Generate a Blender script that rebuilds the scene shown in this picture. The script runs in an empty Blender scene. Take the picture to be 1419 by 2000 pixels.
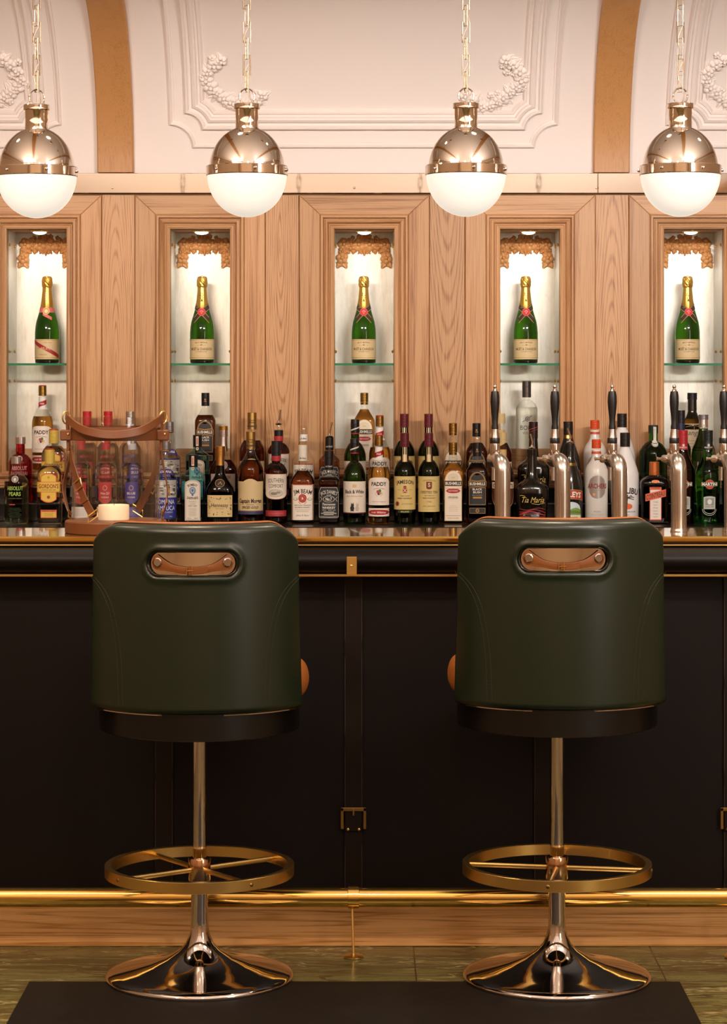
import bpy, bmesh, math, random
from mathutils import Vector, Matrix
pi = math.pi
sin, cos, sqrt = math.sin, math.cos, math.sqrt
SC = bpy.context.scene
COL = SC.collection

# ------------------------------------------------------------------ camera
F_PX, CX, HZ, EYE = 4750.0, 709.5, 720.0, 1.47
cam_d = bpy.data.cameras.new('camera'); cam = bpy.data.objects.new('camera', cam_d); COL.objects.link(cam)
cam.location = (0, 0, EYE); cam.rotation_euler = (pi/2, 0, 0)
cam_d.sensor_fit = 'VERTICAL'; cam_d.sensor_height = 36.0; cam_d.lens = 36.0*F_PX/2000.0
cam_d.shift_y = -(1000-HZ)/2000.0
cam_d.clip_end = 60
SC.camera = cam
def PX(px, d): return (px-CX)*d/F_PX          # metres to the side of the camera axis at distance d
def PZ(py, d): return EYE-(py-HZ)*d/F_PX      # height above the floor at distance d

# ------------------------------------------------------------------ light
SC.view_settings.view_transform = 'Standard'
try: SC.view_settings.look = 'None'
except Exception: pass
SC.view_settings.gamma = 1.0
SC.view_settings.use_curve_mapping = False
SC.view_settings.exposure = 0.22
SC.cycles.use_denoising = True
SC.cycles.caustics_reflective = False
SC.cycles.caustics_refractive = False
SC.cycles.max_bounces = 14
SC.cycles.diffuse_bounces = 4
SC.cycles.glossy_bounces = 5
SC.cycles.transmission_bounces = 14
SC.cycles.transparent_max_bounces = 16
SC.cycles.sample_clamp_indirect = 6.0
W = bpy.data.worlds.new('world'); SC.world = W; W.use_nodes = True
W.node_tree.nodes['Background'].inputs[0].default_value = (0.9, 0.75, 0.6, 1)
W.node_tree.nodes['Background'].inputs[1].default_value = 0.05

def light(name, kind, loc, target, power, col, **k):
    l = bpy.data.lights.new(name, kind); l.energy = power; l.color = col
    for a, v in k.items(): setattr(l, a, v)
    o = bpy.data.objects.new(name, l); COL.objects.link(o); o.location = loc
    d = Vector(target)-Vector(loc)
    o.rotation_euler = d.to_track_quat('-Z', 'Y').to_euler()
    return o
R_ = math.radians
# added unseen wash over the back bar, warm at left, whiter at right
light('back_bar_fill_warm', 'AREA', (-1.4, 4.3, 2.78), (-1.0, 8.95, 2.0), 30, (1.0, .82, .69), shape='RECTANGLE', size=1.4, size_y=.14, spread=R_(100))
light('back_bar_fill_soft', 'AREA', (1.5, 4.3, 2.78), (0.9, 8.95, 2.0), 33, (1.0, .94, .91), shape='RECTANGLE', size=1.4, size_y=.14, spread=R_(100))
# added unseen spots above the bar that put highlights on the brass
for _x in (-1.5, -.5, .5, 1.5):
    light('bar_highlight_fill', 'SPOT', (_x, 6.5, 2.82), (_x, 6.45, 1.0), 28, (1.0, .80, .58), spot_size=R_(95), spot_blend=.8, shadow_soft_size=.06)
# added fill spots without fixtures, brightening stools, kickboard and floor
for _x, _p in ((-1.7, 48), (.0, 42), (1.9, 60)):
    light('guest_side_fill', 'SPOT', (_x, 3.4, 2.82), (_x*.6, 5.9, .4), _p, (1.0, .74, .50), spot_size=R_(80), spot_blend=.9, shadow_soft_size=.08)
# added upward fill, brightens the vault and its reflections in the metal
for _x, _p, _c in ((-1.25, 72, (1.0, .85, .73)), (1.25, 78, (1.0, .92, .86))):
    light('vault_fill', 'AREA', (_x, 1.7, 2.0), (_x, 1.7, 3.0), _p, _c, shape='RECTANGLE', size=2.4, size_y=8.0)
# added spots on the far wall, so brass and chrome reflect something bright
for _x in (-1.6, 1.6):
    light('far_wall_fill', 'SPOT', (_x, -.4, 2.8), (_x, -2.5, .6), 80, (1.0, .78, .56), spot_size=R_(110), spot_blend=.9, shadow_soft_size=.1)
# daylight from the street side on the right
light('street_daylight', 'AREA', (3.25, 2.2, 1.9), (0.6, 7.5, 1.9), 40, (1.0, .93, .88), shape='RECTANGLE', size=1.2, size_y=1.6)

# ------------------------------------------------------------------ mesh builder
class MB:
    def __init__(s): s.v = []; s.f = []; s.m = []
    def add(s, vs, fs, mi=0):
        o = len(s.v); s.v += [tuple(p) for p in vs]
        for f in fs: s.f.append(tuple(i+o for i in f)); s.m.append(mi)
        return s
    def grid(s, fn, nu, nv, cu=False, cv=False, mi=0):
        U = nu if cu else nu+1; V = nv if cv else nv+1
        vs = [fn(i/nu, j/nv) for i in range(U) for j in range(V)]
        fs = []
        for i in range(nu):
            for j in range(nv):
                a = (i % U)*V+(j % V); b = ((i+1) % U)*V+(j % V); c = ((i+1) % U)*V+((j+1) % V); d = (i % U)*V+((j+1) % V)
                fs.append((a, b, c, d))
        return s.add(vs, fs, mi)
    def loft(s, rings, cap0=True, cap1=True, mi=0):
        n = len(rings[0]); vs = [p for r in rings for p in r]; fs = []
        for k in range(len(rings)-1):
            for i in range(1 if n == 2 else n):
                j = (i+1) % n
                fs.append((k*n+i, k*n+j, (k+1)*n+j, (k+1)*n+i))
        if cap0: fs.append(tuple(range(n-1, -1, -1)))
        if cap1: fs.append(tuple((len(rings)-1)*n+i for i in range(n)))
        return s.add(vs, fs, mi)
    def lathe(s, prof, n=32, c=(0, 0, 0), xf=None, cap0=True, cap1=True, mi=0):
        c = Vector(c); rings = []
        for r, z in prof:
            ring = []
            for i in range(n):
                a = 2*pi*i/n; p = Vector((r*cos(a), r*sin(a), z))
                ring.append((xf @ p if xf else p)+c)
            rings.append(ring)
        return s.loft(rings, cap0 and prof[0][0] > 1e-6, cap1 and prof[-1][0] > 1e-6, mi)
    def box(s, x0, x1, y0, y1, z0, z1, b=0, mi=0, seg=1):
        if x1 < x0: x0, x1 = x1, x0
        if y1 < y0: y0, y1 = y1, y0
        if z1 < z0: z0, z1 = z1, z0
        if b <= 0:
            vs = [(x, y, z) for x in (x0, x1) for y in (y0, y1) for z in (z0, z1)]
            return s.add(vs, [(0, 1, 3, 2), (4, 6, 7, 5), (0, 4, 5, 1), (2, 3, 7, 6), (0, 2, 6, 4), (1, 5, 7, 3)], mi)
        bm = bmesh.new(); bmesh.ops.create_cube(bm, size=1)
        for v in bm.verts:
            v.co = Vector((x0+(v.co.x+.5)*(x1-x0), y0+(v.co.y+.5)*(y1-y0), z0+(v.co.z+.5)*(z1-z0)))
        bmesh.ops.bevel(bm, geom=list(bm.edges), offset=min(b, .49*min(x1-x0, y1-y0, z1-z0)), segments=seg, profile=.5, affect='EDGES')
        bm.verts.index_update()
        s.add([v.co.copy() for v in bm.verts], [[v.index for v in f.verts] for f in bm.faces], mi); bm.free()
        return s
    def sweep(s, path, sect, wd=None, closed=False, caps=True, mi=0):
        """sect: list of (a, b) in the local frame; wd: width direction vectors (fixed list or one vector) or None for parallel transport"""
        P = [Vector(p) for p in path]; n = len(P); rings = []; prev = None
        for i in range(n):
            if closed: t = P[(i+1) % n]-P[i-1]
            else: t = P[min(i+1, n-1)]-P[max(i-1, 0)]
            t = t.normalized() if t.length > 1e-9 else Vector((0, 0, 1))
            if wd is not None:
                w = Vector(wd[i] if isinstance(wd, list) else wd)
            else:
                w = prev if prev is not None else (Vector((0, 0, 1)) if abs(t.z) < .9 else Vector((1, 0, 0)))
            w = w-t*w.dot(t)
            if w.length < 1e-6: w = t.orthogonal()
            w.normalize(); prev = w; b = t.cross(w)
            sc = sect(i/(n-1)) if callable(sect) else sect
            rings.append([P[i]+w*x+b*y for x, y in sc])
        if closed: rings.append(rings[0]); caps = False
        return s.loft(rings, caps, caps, mi)
    def tube(s, path, r, n=10, closed=False, caps=True, mi=0):
        if callable(r): sec = lambda t: [(r(t)*cos(2*pi*k/n), r(t)*sin(2*pi*k/n)) for k in range(n)]
        else: sec = [(r*cos(2*pi*k/n), r*sin(2*pi*k/n)) for k in range(n)]
        return s.sweep(path, sec, None, closed, caps, mi)
    def ribbon(s, path, w, t, wd, closed=False, mi=0):
        a, b = w/2, t/2; e = min(a, b)*.45
        return s.sweep(path, [(-a+e, -b), (a-e, -b), (a, -b+e), (a, b-e), (a-e, b), (-a+e, b), (-a, b-e), (-a, -b+e)], wd, closed, True, mi)
    def ball(s, c, r, nu=14, nv=9, mi=0):
        rx, ry, rz = (r, r, r) if not isinstance(r, tuple) else r
        vs = [(c[0], c[1], c[2]-rz)]
        for j in range(1, nv):
            p = -pi/2+pi*j/nv
            for i in range(nu):
                a = 2*pi*i/nu; vs.append((c[0]+rx*cos(p)*cos(a), c[1]+ry*cos(p)*sin(a), c[2]+rz*sin(p)))
        vs.append((c[0], c[1], c[2]+rz)); N = len(vs)-1; fs = []
        for i in range(nu):
            k = (i+1) % nu
            fs.append((0, 1+k, 1+i)); fs.append((N, N-nu+i, N-nu+k))
            for j in range(nv-2): fs.append((1+j*nu+i, 1+j*nu+k, 1+(j+1)*nu+k, 1+(j+1)*nu+i))
        return s.add(vs, fs, mi)
    def build(s, name, mats, parent=None, sharp=32, flat=False):
        me = bpy.data.meshes.new(name); me.from_pydata(s.v, [], s.f)
        if not isinstance(mats, (list, tuple)): mats = [mats]
        for m in mats: me.materials.append(m)
        if len(mats) > 1: me.polygons.foreach_set('material_index', s.m)
        bm = bmesh.new(); bm.from_mesh(me)
        if not flat: bmesh.ops.recalc_face_normals(bm, faces=bm.faces)
        bm.to_mesh(me); bm.free()
        me.polygons.foreach_set('use_smooth', [True]*len(me.polygons))
        try: me.set_sharp_from_angle(angle=R_(sharp))
        except Exception: pass
        me.update()
        o = bpy.data.objects.new(name, me); COL.objects.link(o)
        if parent: o.parent = parent
        return o

def empty(name, loc=(0, 0, 0), rz=0):
    o = bpy.data.objects.new(name, None); COL.objects.link(o); o.location = loc; o.rotation_euler = (0, 0, rz); o.empty_display_size = .05
    return o
def tag(o, label, cat, group=None):
    o['label'] = label; o['category'] = cat
    if group: o['group'] = group
    return o
def struct(o, label=None):
    o['kind'] = 'structure'
    if label: o['label'] = label
    return o
def copy_tree(o, parent=None):
    c = o.copy(); COL.objects.link(c)
    if parent: c.parent = parent
    for ch in list(o.children): copy_tree(ch, c)
    return c

# ------------------------------------------------------------------ materials
def lin(h):
    h = h.lstrip('#'); out = []
    for k in (0, 2, 4):
        x = int(h[k:k+2], 16)/255; out.append(x/12.92 if x <= .04045 else ((x+.055)/1.055)**2.4)
    return tuple(out)
MATS = {}
class NT:
    def __init__(s, name):
        s.m = bpy.data.materials.new(name); s.m.use_nodes = True; s.t = s.m.node_tree; s.b = s.t.nodes['Principled BSDF']; s.out = s.t.nodes['Material Output']
    def n(s, typ, **k):
        nd = s.t.nodes.new(typ)
        for a, v in k.items():
            if a.startswith('i_'): nd.inputs[a[2:].replace('_', ' ')].default_value = v
            else: setattr(nd, a, v)
        return nd
    def l(s, a, b): s.t.links.new(a, b)
    def math(s, op, a, b=None):
        nd = s.n('ShaderNodeMath', operation=op)
        for i, x in enumerate((a, b)):
            if x is None: continue
            if isinstance(x, (int, float)): nd.inputs[i].default_value = x
            else: s.l(x, nd.inputs[i])
        return nd.outputs[0]
    def ramp(s, fac, stops):
        r = s.n('ShaderNodeValToRGB'); e = r.color_ramp.elements
        while len(e) < len(stops): e.new(.5)
        for k, (p, c) in enumerate(stops): e[k].position = p; e[k].color = (*c, 1)
        s.l(fac, r.inputs[0]); return r.outputs[0]
    def mixc(s, fac, a, b, mode='MIX'):
        nd = s.n('ShaderNodeMix', data_type='RGBA', blend_type=mode)
        for i, x in ((0, fac), (6, a), (7, b)):
            if isinstance(x, (int, float)): nd.inputs[i].default_value = x
            elif isinstance(x, tuple): nd.inputs[i].default_value = (*x, 1)
            else: s.l(x, nd.inputs[i])
        return nd.outputs[2]
    def obj(s, scale=(1, 1, 1), rnd=False):
        tc = s.n('ShaderNodeTexCoord'); o = tc.outputs['Object']
        if rnd:
            oi = s.n('ShaderNodeObjectInfo'); sc = s.n('ShaderNodeVectorMath', operation='ADD'); k = s.math('MULTIPLY', oi.outputs['Random'], 53.0)
            s.l(o, sc.inputs[0]); s.l(k, sc.inputs[1]); o = sc.outputs[0]
        mp = s.n('ShaderNodeMapping'); mp.inputs['Scale'].default_value = scale; s.l(o, mp.inputs[0])
        return mp.outputs[0]
    def noise(s, vec, scale, detail=3, rough=.5, dist=0):
        nd = s.n('ShaderNodeTexNoise'); nd.inputs['Scale'].default_value = scale; nd.inputs['Detail'].default_value = detail
        nd.inputs['Roughness'].default_value = rough; nd.inputs['Distortion'].default_value = dist
        s.l(vec, nd.inputs['Vector']); return nd.outputs[0]
    def bump(s, h, strength, dist=.002):
        nd = s.n('ShaderNodeBump'); nd.inputs['Strength'].default_value = strength; nd.inputs['Distance'].default_value = dist
        s.l(h, nd.inputs['Height']); s.l(nd.outputs[0], s.b.inputs['Normal'])
    def set(s, **k):
        nm = dict(col='Base Color', rough='Roughness', metal='Metallic', trans='Transmission Weight', ior='IOR', spec='Specular IOR Level', coat='Coat Weight',
                  coatr='Coat Roughness', ec='Emission Color', es='Emission Strength', sss='Subsurface Weight', sheen='Sheen Weight')
        for a, v in k.items():
            i = s.b.inputs[nm[a]]
            if hasattr(v, 'is_linked') or hasattr(v, 'links'): s.l(v, i)
            else: i.default_value = (*v, 1) if isinstance(v, tuple) else v
        return s
def pm(name, col, rough=.5, bump=None, **k):
    if name in MATS: return MATS[name]
    t = NT(name)
    if isinstance(col, str): col = lin(col)
    t.set(col=col, rough=rough, **k)
    if bump:
        t.bump(t.noise(t.obj(), bump[0], 4), bump[1], bump[2] if len(bump) > 2 else .001)
    MATS[name] = t.m; return t.m
def ink(h): return pm('ink_'+h.lstrip('#'), h, .5)
def foil(h, r=.25): return pm('foil_'+h.lstrip('#'), h, r, metal=1.0)
def plastic(h, r=.35): return pm('cap_'+h.lstrip('#'), h, r)
def liquid(h, rough=0.0, ior=1.36): return pm('liquid_'+h.lstrip('#'), h, rough, trans=1.0, ior=ior)
def opaque(h, r=.12): return pm('glaze_'+h.lstrip('#'), h, r, coat=.4, coatr=.05)
def thin_glass(name, tint=(1, 1, 1), f0=.05, fk=.75, rough=.02):
    if name in MATS: return MATS[name]
    t = NT(name); t.t.nodes.remove(t.b)
    tr = t.n('ShaderNodeBsdfTransparent'); tr.inputs[0].default_value = (*tint, 1)
    gl = t.n('ShaderNodeBsdfGlossy'); gl.inputs['Roughness'].default_value = rough; gl.inputs[0].default_value = (1, 1, 1, 1)
    lw = t.n('ShaderNodeLayerWeight'); lw.inputs[0].default_value = .5
    p = t.math('ADD', t.math('MULTIPLY', t.math('POWER', lw.outputs['Facing'], 4.0), fk), f0)
    mx = t.n('ShaderNodeMixShader'); t.l(p, mx.inputs[0]); t.l(tr.outputs[0], mx.inputs[1]); t.l(gl.outputs[0], mx.inputs[2]); t.l(mx.outputs[0], t.out.inputs[0])
    MATS[name] = t.m; return t.m
def wood(name, light_, mid, dark, axis='Z', rough=.42, rings=6.0, cross=11, along=.45, arcs=False, line=.42):
    if name in MATS: return MATS[name]
    t = NT(name); v = t.obj(rnd=True)
    def stretch(a, c):
        sc = dict(Z=(c, c, a), X=(a, c, c), Y=(c, a, c))[axis]
        mp = t.n('ShaderNodeMapping'); mp.inputs['Scale'].default_value = sc; t.l(v, mp.inputs[0]); return mp.outputs[0]
    f = t.noise(stretch(along, cross), 1.0, 2.0, .45, .15)
    if arcs:                     # a flat-sawn board: nested arches about the board's own middle
        tc = t.n('ShaderNodeTexCoord'); sx = t.n('ShaderNodeSeparateXYZ'); t.l(tc.outputs['Object'], sx.inputs[0]); oi = t.n('ShaderNodeObjectInfo'); rn = oi.outputs['Random']
        w = t.noise(stretch(1.6, 9), 1.0, 3.0, .5)
        x = t.math('ADD', sx.outputs[0], t.math('MULTIPLY', t.math('SUBTRACT', t.noise(stretch(1.0, .5), 1.0, 1.0), .5), .05))
        z = t.math('ADD', t.math('MULTIPLY', sx.outputs[2], .42), t.math('SUBTRACT', t.math('MULTIPLY', rn, .9), .75))
        r2 = t.math('ADD', t.math('POWER', t.math('ABSOLUTE', t.math('MULTIPLY', x, 6.2)), 2.0), t.math('POWER', t.math('ABSOLUTE', z), 2.0))
        f = t.math('ADD', t.math('SQRT', r2), t.math('MULTIPLY', w, .10))
    g = t.math('SINE', t.math('MULTIPLY', f, rings*2*pi))
    g = t.math('ADD', t.math('MULTIPLY', g, .5), .5)
    g = t.math('POWER', g, 3.2)
    pore = t.noise(stretch(5, 300), 1.0, 3.0, .65)
    big = t.noise(stretch(.8, 9), 1.0, 3.0, .5)
    fac = t.math('ADD', t.math('MULTIPLY', g, line), t.math('MULTIPLY', t.math('SUBTRACT', pore, .5), 2.2))
    fac = t.math('ADD', fac, t.math('MULTIPLY', t.math('SUBTRACT', big, .5), .7))
    c = t.ramp(fac, [(0.0, light_), (.42, mid), (1.0, dark)])
    oi = t.n('ShaderNodeObjectInfo')
    tone = t.math('ADD', t.math('MULTIPLY', oi.outputs['Random'], .22), .89)
    cm = t.n('ShaderNodeVectorMath', operation='SCALE'); t.l(c, cm.inputs[0]); t.l(tone, cm.inputs[3])
    t.set(col=cm.outputs[0], rough=rough, spec=.4)
    t.bump(fac, .12, .0006)
    MATS[name] = t.m; return t.m
OAK = (lin('#c39465'), lin('#ae7b4b'), lin('#74492a'))
oak_v = wood('oak_upright', *OAK, axis='Z')
oak_h = wood('oak_lying', *OAK, axis='X')
oak_panel = wood('oak_cathedral', lin('#c39466'), lin('#a9784a'), lin('#704628'), axis='Z', rings=24, cross=11, along=.45, arcs=True, line=.5)
oak_rib = wood('oak_rib', lin('#c48e58'), lin('#b5804b'), lin('#98683a'), axis='Z', rings=4, cross=16, along=1.2, line=.18)
oak_plinth = wood('oak_plinth', lin('#f0b878'), lin('#d89c58'), lin('#a06a34'), axis='X', rings=9, cross=24, along=.6, line=.6)
oak_carved = pm('oak_carved', '#dca064', .45)
def _plaster():
    t = NT('plaster'); t.set(col=lin('#efe3dc'), rough=.6); t.bump(t.noise(t.obj(), 60, 4), .05, .002); return t.m
plaster = _plaster()
def _silver():
    t = NT('silver_leaf'); v = t.obj((1, 1, .35))
    a = t.noise(v, 26, 5, .65); b = t.noise(t.obj((1, 1, .15)), 90, 3, .6)
    f = t.math('ADD', t.math('MULTIPLY', a, .6), t.math('MULTIPLY', b, .4))
    t.set(col=t.ramp(f, [(.25, lin('#c9c3b0')), (.5, lin('#e4e0d2')), (.8, lin('#f2f0e6'))]), metal=.35, rough=t.math('ADD', t.math('MULTIPLY', a, .25), .24))
    t.bump(f, .25, .001); return t.m
silver = _silver()
chrome = pm('chrome', '#d9cfc6', .06, metal=1.0)
nickel = pm('nickel', '#f0e2d2', .05, metal=1.0)
chain_metal = pm('aged_nickel', '#957c60', .3, metal=1.0)
steel = pm('brushed_steel', '#cbc3ba', .24, metal=1.0)
mirror = pm('mirror_metal', '#eadccb', .03, metal=1.0, bump=(5, .03, .004))
brass = pm('brass', '#f0c878', .30, metal=1.0)
brass_pol = pm('polished_brass', '#ecbf66', .13, metal=1.0)
bronze = pm('old_brass', '#b08f52', .3, metal=1.0)
black = pm('black_plastic', '#100e0d', .38)
green_leather = pm('green_leather', (.0105, .0185, .0078), .33, bump=(55, .12, .002), coat=.25, coatr=.25)
tan = pm('tan_leather', '#b0672c', .45, bump=(160, .12, .001))
tan_dark = pm('saddle_leather', '#6e3e1e', .42, bump=(160, .12, .001))
hide = pm('brown_hide', '#120c0a', .5, spec=.18, bump=(240, .10, .001))
hide_strap = pm('strap_hide', '#160e0b', .4, spec=.25, bump=(200, .12, .001))
stitch = pm('thread', '#3c3c26', .7)
black_wood = pm('ebonised_wood', '#0c0908', .32, bump=(120, .15, .001))
def _marble(name, c0, c1, c2, vein, rough):
    t = NT(name); v = t.obj((.55, 2.6, 1)); w = t.noise(v, 2.6, 7, .68, 1.2)
    base = t.ramp(w, [(.30, c0), (.46, c1), (.56, c0), (.66, c2)])
    def veins(scale, k, wd):
        warp = t.n('ShaderNodeVectorMath', operation='ADD'); nv = t.n('ShaderNodeTexNoise'); nv.inputs['Scale'].default_value = k; nv.inputs['Detail'].default_value = 5; t.l(v, nv.inputs[0])
        t.l(v, warp.inputs[0]); t.l(nv.outputs[1], warp.inputs[1])
        vo = t.n('ShaderNodeTexVoronoi', feature='DISTANCE_TO_EDGE'); vo.inputs['Scale'].default_value = scale; t.l(warp.outputs[0], vo.inputs['Vector'])
        return t.ramp(vo.outputs['Distance'], [(0.0, (1, 1, 1)), (wd, (0, 0, 0))])
    fine = t.noise(t.obj((1, 7, 1)), 22, 5, .72)
    base = t.mixc(t.math('MULTIPLY', fine, .8), base, tuple(x*.45 for x in c0))
    colr = t.mixc(t.math('MULTIPLY', veins(3.2, 2.5, .045), .85), base, vein)
    colr = t.mixc(t.math('MULTIPLY', veins(2.1, 4.0, .02), .5), colr, tuple(min(1, x*1.5) for x in c2))
    # tile joints
    sx = t.n('ShaderNodeSeparateXYZ'); tc = t.n('ShaderNodeTexCoord'); t.l(tc.outputs['Object'], sx.inputs[0])
    def joint(o, off, step): 
        f = t.math('FRACT', t.math('DIVIDE', t.math('ADD', o, off), step)); return t.math('LESS_THAN', f, .0035/step)
    j = t.math('MAXIMUM', joint(sx.outputs[0], 9.0-.125, .6), joint(sx.outputs[1], 6.0-5.835, .6))
    t.set(col=t.mixc(j, colr, (.01, .008, .005)), rough=rough); t.bump(fine, .05, .001)
    return t.m
marble = _marble('green_marble', lin('#4e5028'), lin('#90905a'), lin('#c2b484'), lin('#2c140a'), .22)
def _top():
    t = NT('bar_stone'); n = t.noise(t.obj(), 60, 5, .7)
    t.set(col=t.ramp(n, [(.3, lin('#3a2814')), (.55, lin('#7a5a30')), (.75, lin('#a88450'))]), rough=.05, spec=.6, coat=.6, coatr=.02); return t.m
bar_stone = _top()
def _mat():
    t = NT('rubber_mat'); n = t.noise(t.obj(), 40, 5, .7); s_ = t.noise(t.obj((3, 24, 1)), 2.4, 2, .5)
    sc = t.ramp(s_, [(.66, (0, 0, 0)), (.70, (1, 1, 1))])
    t.set(col=t.mixc(t.math('MULTIPLY', sc, .25), t.ramp(n, [(.3, lin('#120e0a')), (.7, lin('#1e1812'))]), lin('#3a3228')), rough=.6, spec=.3); t.bump(n, .1, .001); return t.m
rubber = _mat()
# ------------------------------------------------------------------ the room
WY = 8.95                                     # face of the panelling
ZC, RC = 2.19, .657                           # spring line and radius of the cove
X0, X1, YB = -3.4, 3.4, -2.5
cream = pm('wall_paint', '#d8bb9c', .7)
struct(MB().box(X0, X1, YB, 9.24, -.06, 0).build('floor', marble))
struct(MB().box(X0-.1, X0, YB, 9.24, 0, 2.95).build('wall_left', cream))
struct(MB().box(X1, X1+.1, YB, 9.24, 0, 2.95).build('wall_right', cream))
struct(MB().box(X0, X1, YB-.1, YB, 0, 2.95).build('wall_front', cream))
wall = struct(MB().box(X0, X1, 9.24, 9.34, 0, 2.95).build('wall_back', oak_v))
def cove(s):
    if s <= 0: return (WY, ZC+s, -1.0, 0.0)
    th = s/RC
    if th < pi/2: return (WY-RC*(1-cos(th)), ZC+RC*sin(th), -cos(th), -sin(th))
    return (WY-RC-(s-RC*pi/2), ZC+RC, 0.0, -1.0)
def covep(u, s, c):
    y, z, ny, nz = cove(s); return (u, y+ny*c, z+nz*c)
S_END = RC*pi/2+(WY-RC-YB)
svals = [RC*pi/2*k/20 for k in range(21)]+[S_END]
m = MB(); n = len(svals)
m.loft([[covep(x, s, 0) for x in (X0, X1)]+[tuple(a+b for a, b in zip(covep(x, s, 0), (0, .05 if s < .2 else 0, .06))) for x in (X1, X0)] for s in svals], True, True)
ceiling = struct(m.build('ceiling', plaster))
# frieze board under the cove, behind the mirror strip
MB().box(X0, X1, WY, 9.24, 2.10, ZC-.0005).build('frieze', plaster, wall)
for k, x in enumerate((-2.73, -.91, .91, 2.73)):
    w = .066; m = MB()
    m.loft([[covep(x-w, s, -.001), covep(x-w, s, .026), covep(x-w+.004, s, .03), covep(x+w-.004, s, .03), covep(x+w, s, .026), covep(x+w, s, -.001)] for s in svals], True, True)
    struct(m.build('trim_%d' % (6+k), oak_rib), 'curved oak rib across the white cove')
def notch_path(hx, s0, s1, r, t, n=7, uc=0):
    """rectangle with hollow corners, offset inwards by t; list of (u, s)"""
    pts = []
    for (sx, cs, sy) in ((-1, s0, 1), (1, s0, 1), (1, s1, -1), (-1, s1, -1)):
        rr = r+t; a0 = math.asin(min(1, t/rr)); arc = []
        for k in range(n+1):
            a = a0+(pi/2-2*a0)*k/n
            arc.append((uc+sx*(hx-rr*sin(a)), cs+sy*rr*cos(a)))
        lead = (uc+sx*(hx-t), cs+sy*(rr*cos(a0)+.012)); tail = (uc+sx*(hx-rr*cos(a0)-.012), cs+sy*t)
        seq = [lead]+arc+[tail]
        if sx*sy > 0: seq = seq[::-1]
        pts += seq
    # subdivide the long sides so that they follow the curve
    out = []
    for i, p in enumerate(pts):
        q = pts[(i+1) % len(pts)]; k = 34 if abs(q[1]-p[1]) > .8 else 1
        for j in range(k): out.append((p[0]+(q[0]-p[0])*j/k, p[1]+(q[1]-p[1])*j/k))
    return out
def panel_mould(uc, hx, s0, s1, r, prof, name):
    m = MB()
    m.loft([[covep(u, s, h) for u, s in notch_path(hx, s0, s1, r, t, uc=uc)] for t, h in prof], False, False)
    return m.build(name, plaster, ceiling, sharp=25)
OUT_P = [(0, -.001), (0, .010), (.005, .014), (.010, .010), (.013, .005), (.018, .004), (.020, -.001)]
IN_P = [(0, -.001), (.001, .012), (.006, .018), (.012, .018), (.017, .010), (.026, .008), (.030, .016), (.040, .020), (.047, .016), (.050, .007), (.058, .006), (.061, .012), (.068, .012), (.073, .004), (.075, -.001)]
for uc in (-1.82, 0, 1.82):
    panel_mould(uc, .712, .092, 2.2, .085, OUT_P, 'panel_moulding')
    panel_mould(uc, .655, .158, 2.13, .062, IN_P, 'panel_moulding')

# ------------------------------------------------------------------ plaster and carved sprays
rnd = random.Random(7)
def petal(mb, mp, a, b, ang, L, Wd, h, c0=0):
    ca, sa = cos(ang), sin(ang)
    def fn(u, v):
        x = L*u; wv = Wd*(sin(pi*min(1, u*.92+.06))**.6); y = (v-.5)*wv
        c = c0+h*(1-(2*v-1)**2)*(sin(pi*(u*.8+.15)))+.0005
        return mp(a+x*ca-y*sa, b+x*sa+y*ca, c)
    mb.grid(fn, 5, 4)
def flower(mb, mp, a, b, r, k=5, h=.01, rot=0, c0=0):
    for i in range(k):
        an = rot+2*pi*i/k; petal(mb, mp, a+cos(an)*r*.12, b+sin(an)*r*.12, an, r*.95, r*1.05, h, c0)
    def fn(u, v):
        p = pi/2*v; return mp(a+r*.30*cos(2*pi*u)*cos(p), b+r*.30*sin(2*pi*u)*cos(p), c0+h*.9+h*.7*sin(p))
    mb.grid(fn, 8, 3, cu=True)
def leaf(mb, mp, a, b, ang, L, Wd, h):
    ca, sa = cos(ang), sin(ang)
    def fn(u, v):
        x = L*u; w = Wd*(sin(pi*u**.75)**.8+.02)*(1+.22*sin(u*16)); y = (v-.5)*w
        c = h*(.35+.65*abs(2*v-1))*sin(pi*min(1, .15+.8*u))+.0005
        if v in (0, 1): c = 0
        return mp(a+x*ca-y*sa, b+x*sa+y*ca, c)
    mb.grid(fn, 8, 4)
def spray(mb, mp, pts, size, h):
    for i, (a, b) in enumerate(pts):
        for k in range(3):
            leaf(mb, mp, a, b, rnd.uniform(0, 2*pi), size*rnd.uniform(1.1, 1.7), size*.75, h*.8)
        flower(mb, mp, a, b, size*rnd.uniform(.7, .95), 5, h, rnd.uniform(0, 6), h*.35)
        flower(mb, mp, a+rnd.uniform(-1, 1)*size, b+rnd.uniform(-1, 1)*size, size*.5, 5, h*.7, rnd.uniform(0, 6), h*.2)
GP = [(434, 116), (420, 126), (406, 140), (403, 156), (412, 170), (424, 180), (437, 190), (449, 198), (463, 206), (480, 207), (498, 196), (511, 186)]
GUV = [((px-CX)*.00187, .235+(212-py)*.00203) for px, py in GP]
for uc, sg, lab in ((0, 1, 'white plaster flower garland in lower left corner of the middle cove panel'), (0, -1, 'white plaster flower garland in lower right corner of the middle cove panel'),
                    (-1.82, -1, 'white plaster flower garland on the cove left of the left oak rib'), (1.82, 1, 'white plaster flower garland on the cove right of the right oak rib')):
    m = MB(); spray(m, lambda a, b, c: covep(a, b, c), [(uc+sg*u, s) for u, s in GUV], .030, .016)
    tag(m.build('plaster_garland', plaster, sharp=60, flat=True), lab, 'plaster garland', 'plaster garlands on the cove')

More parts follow.
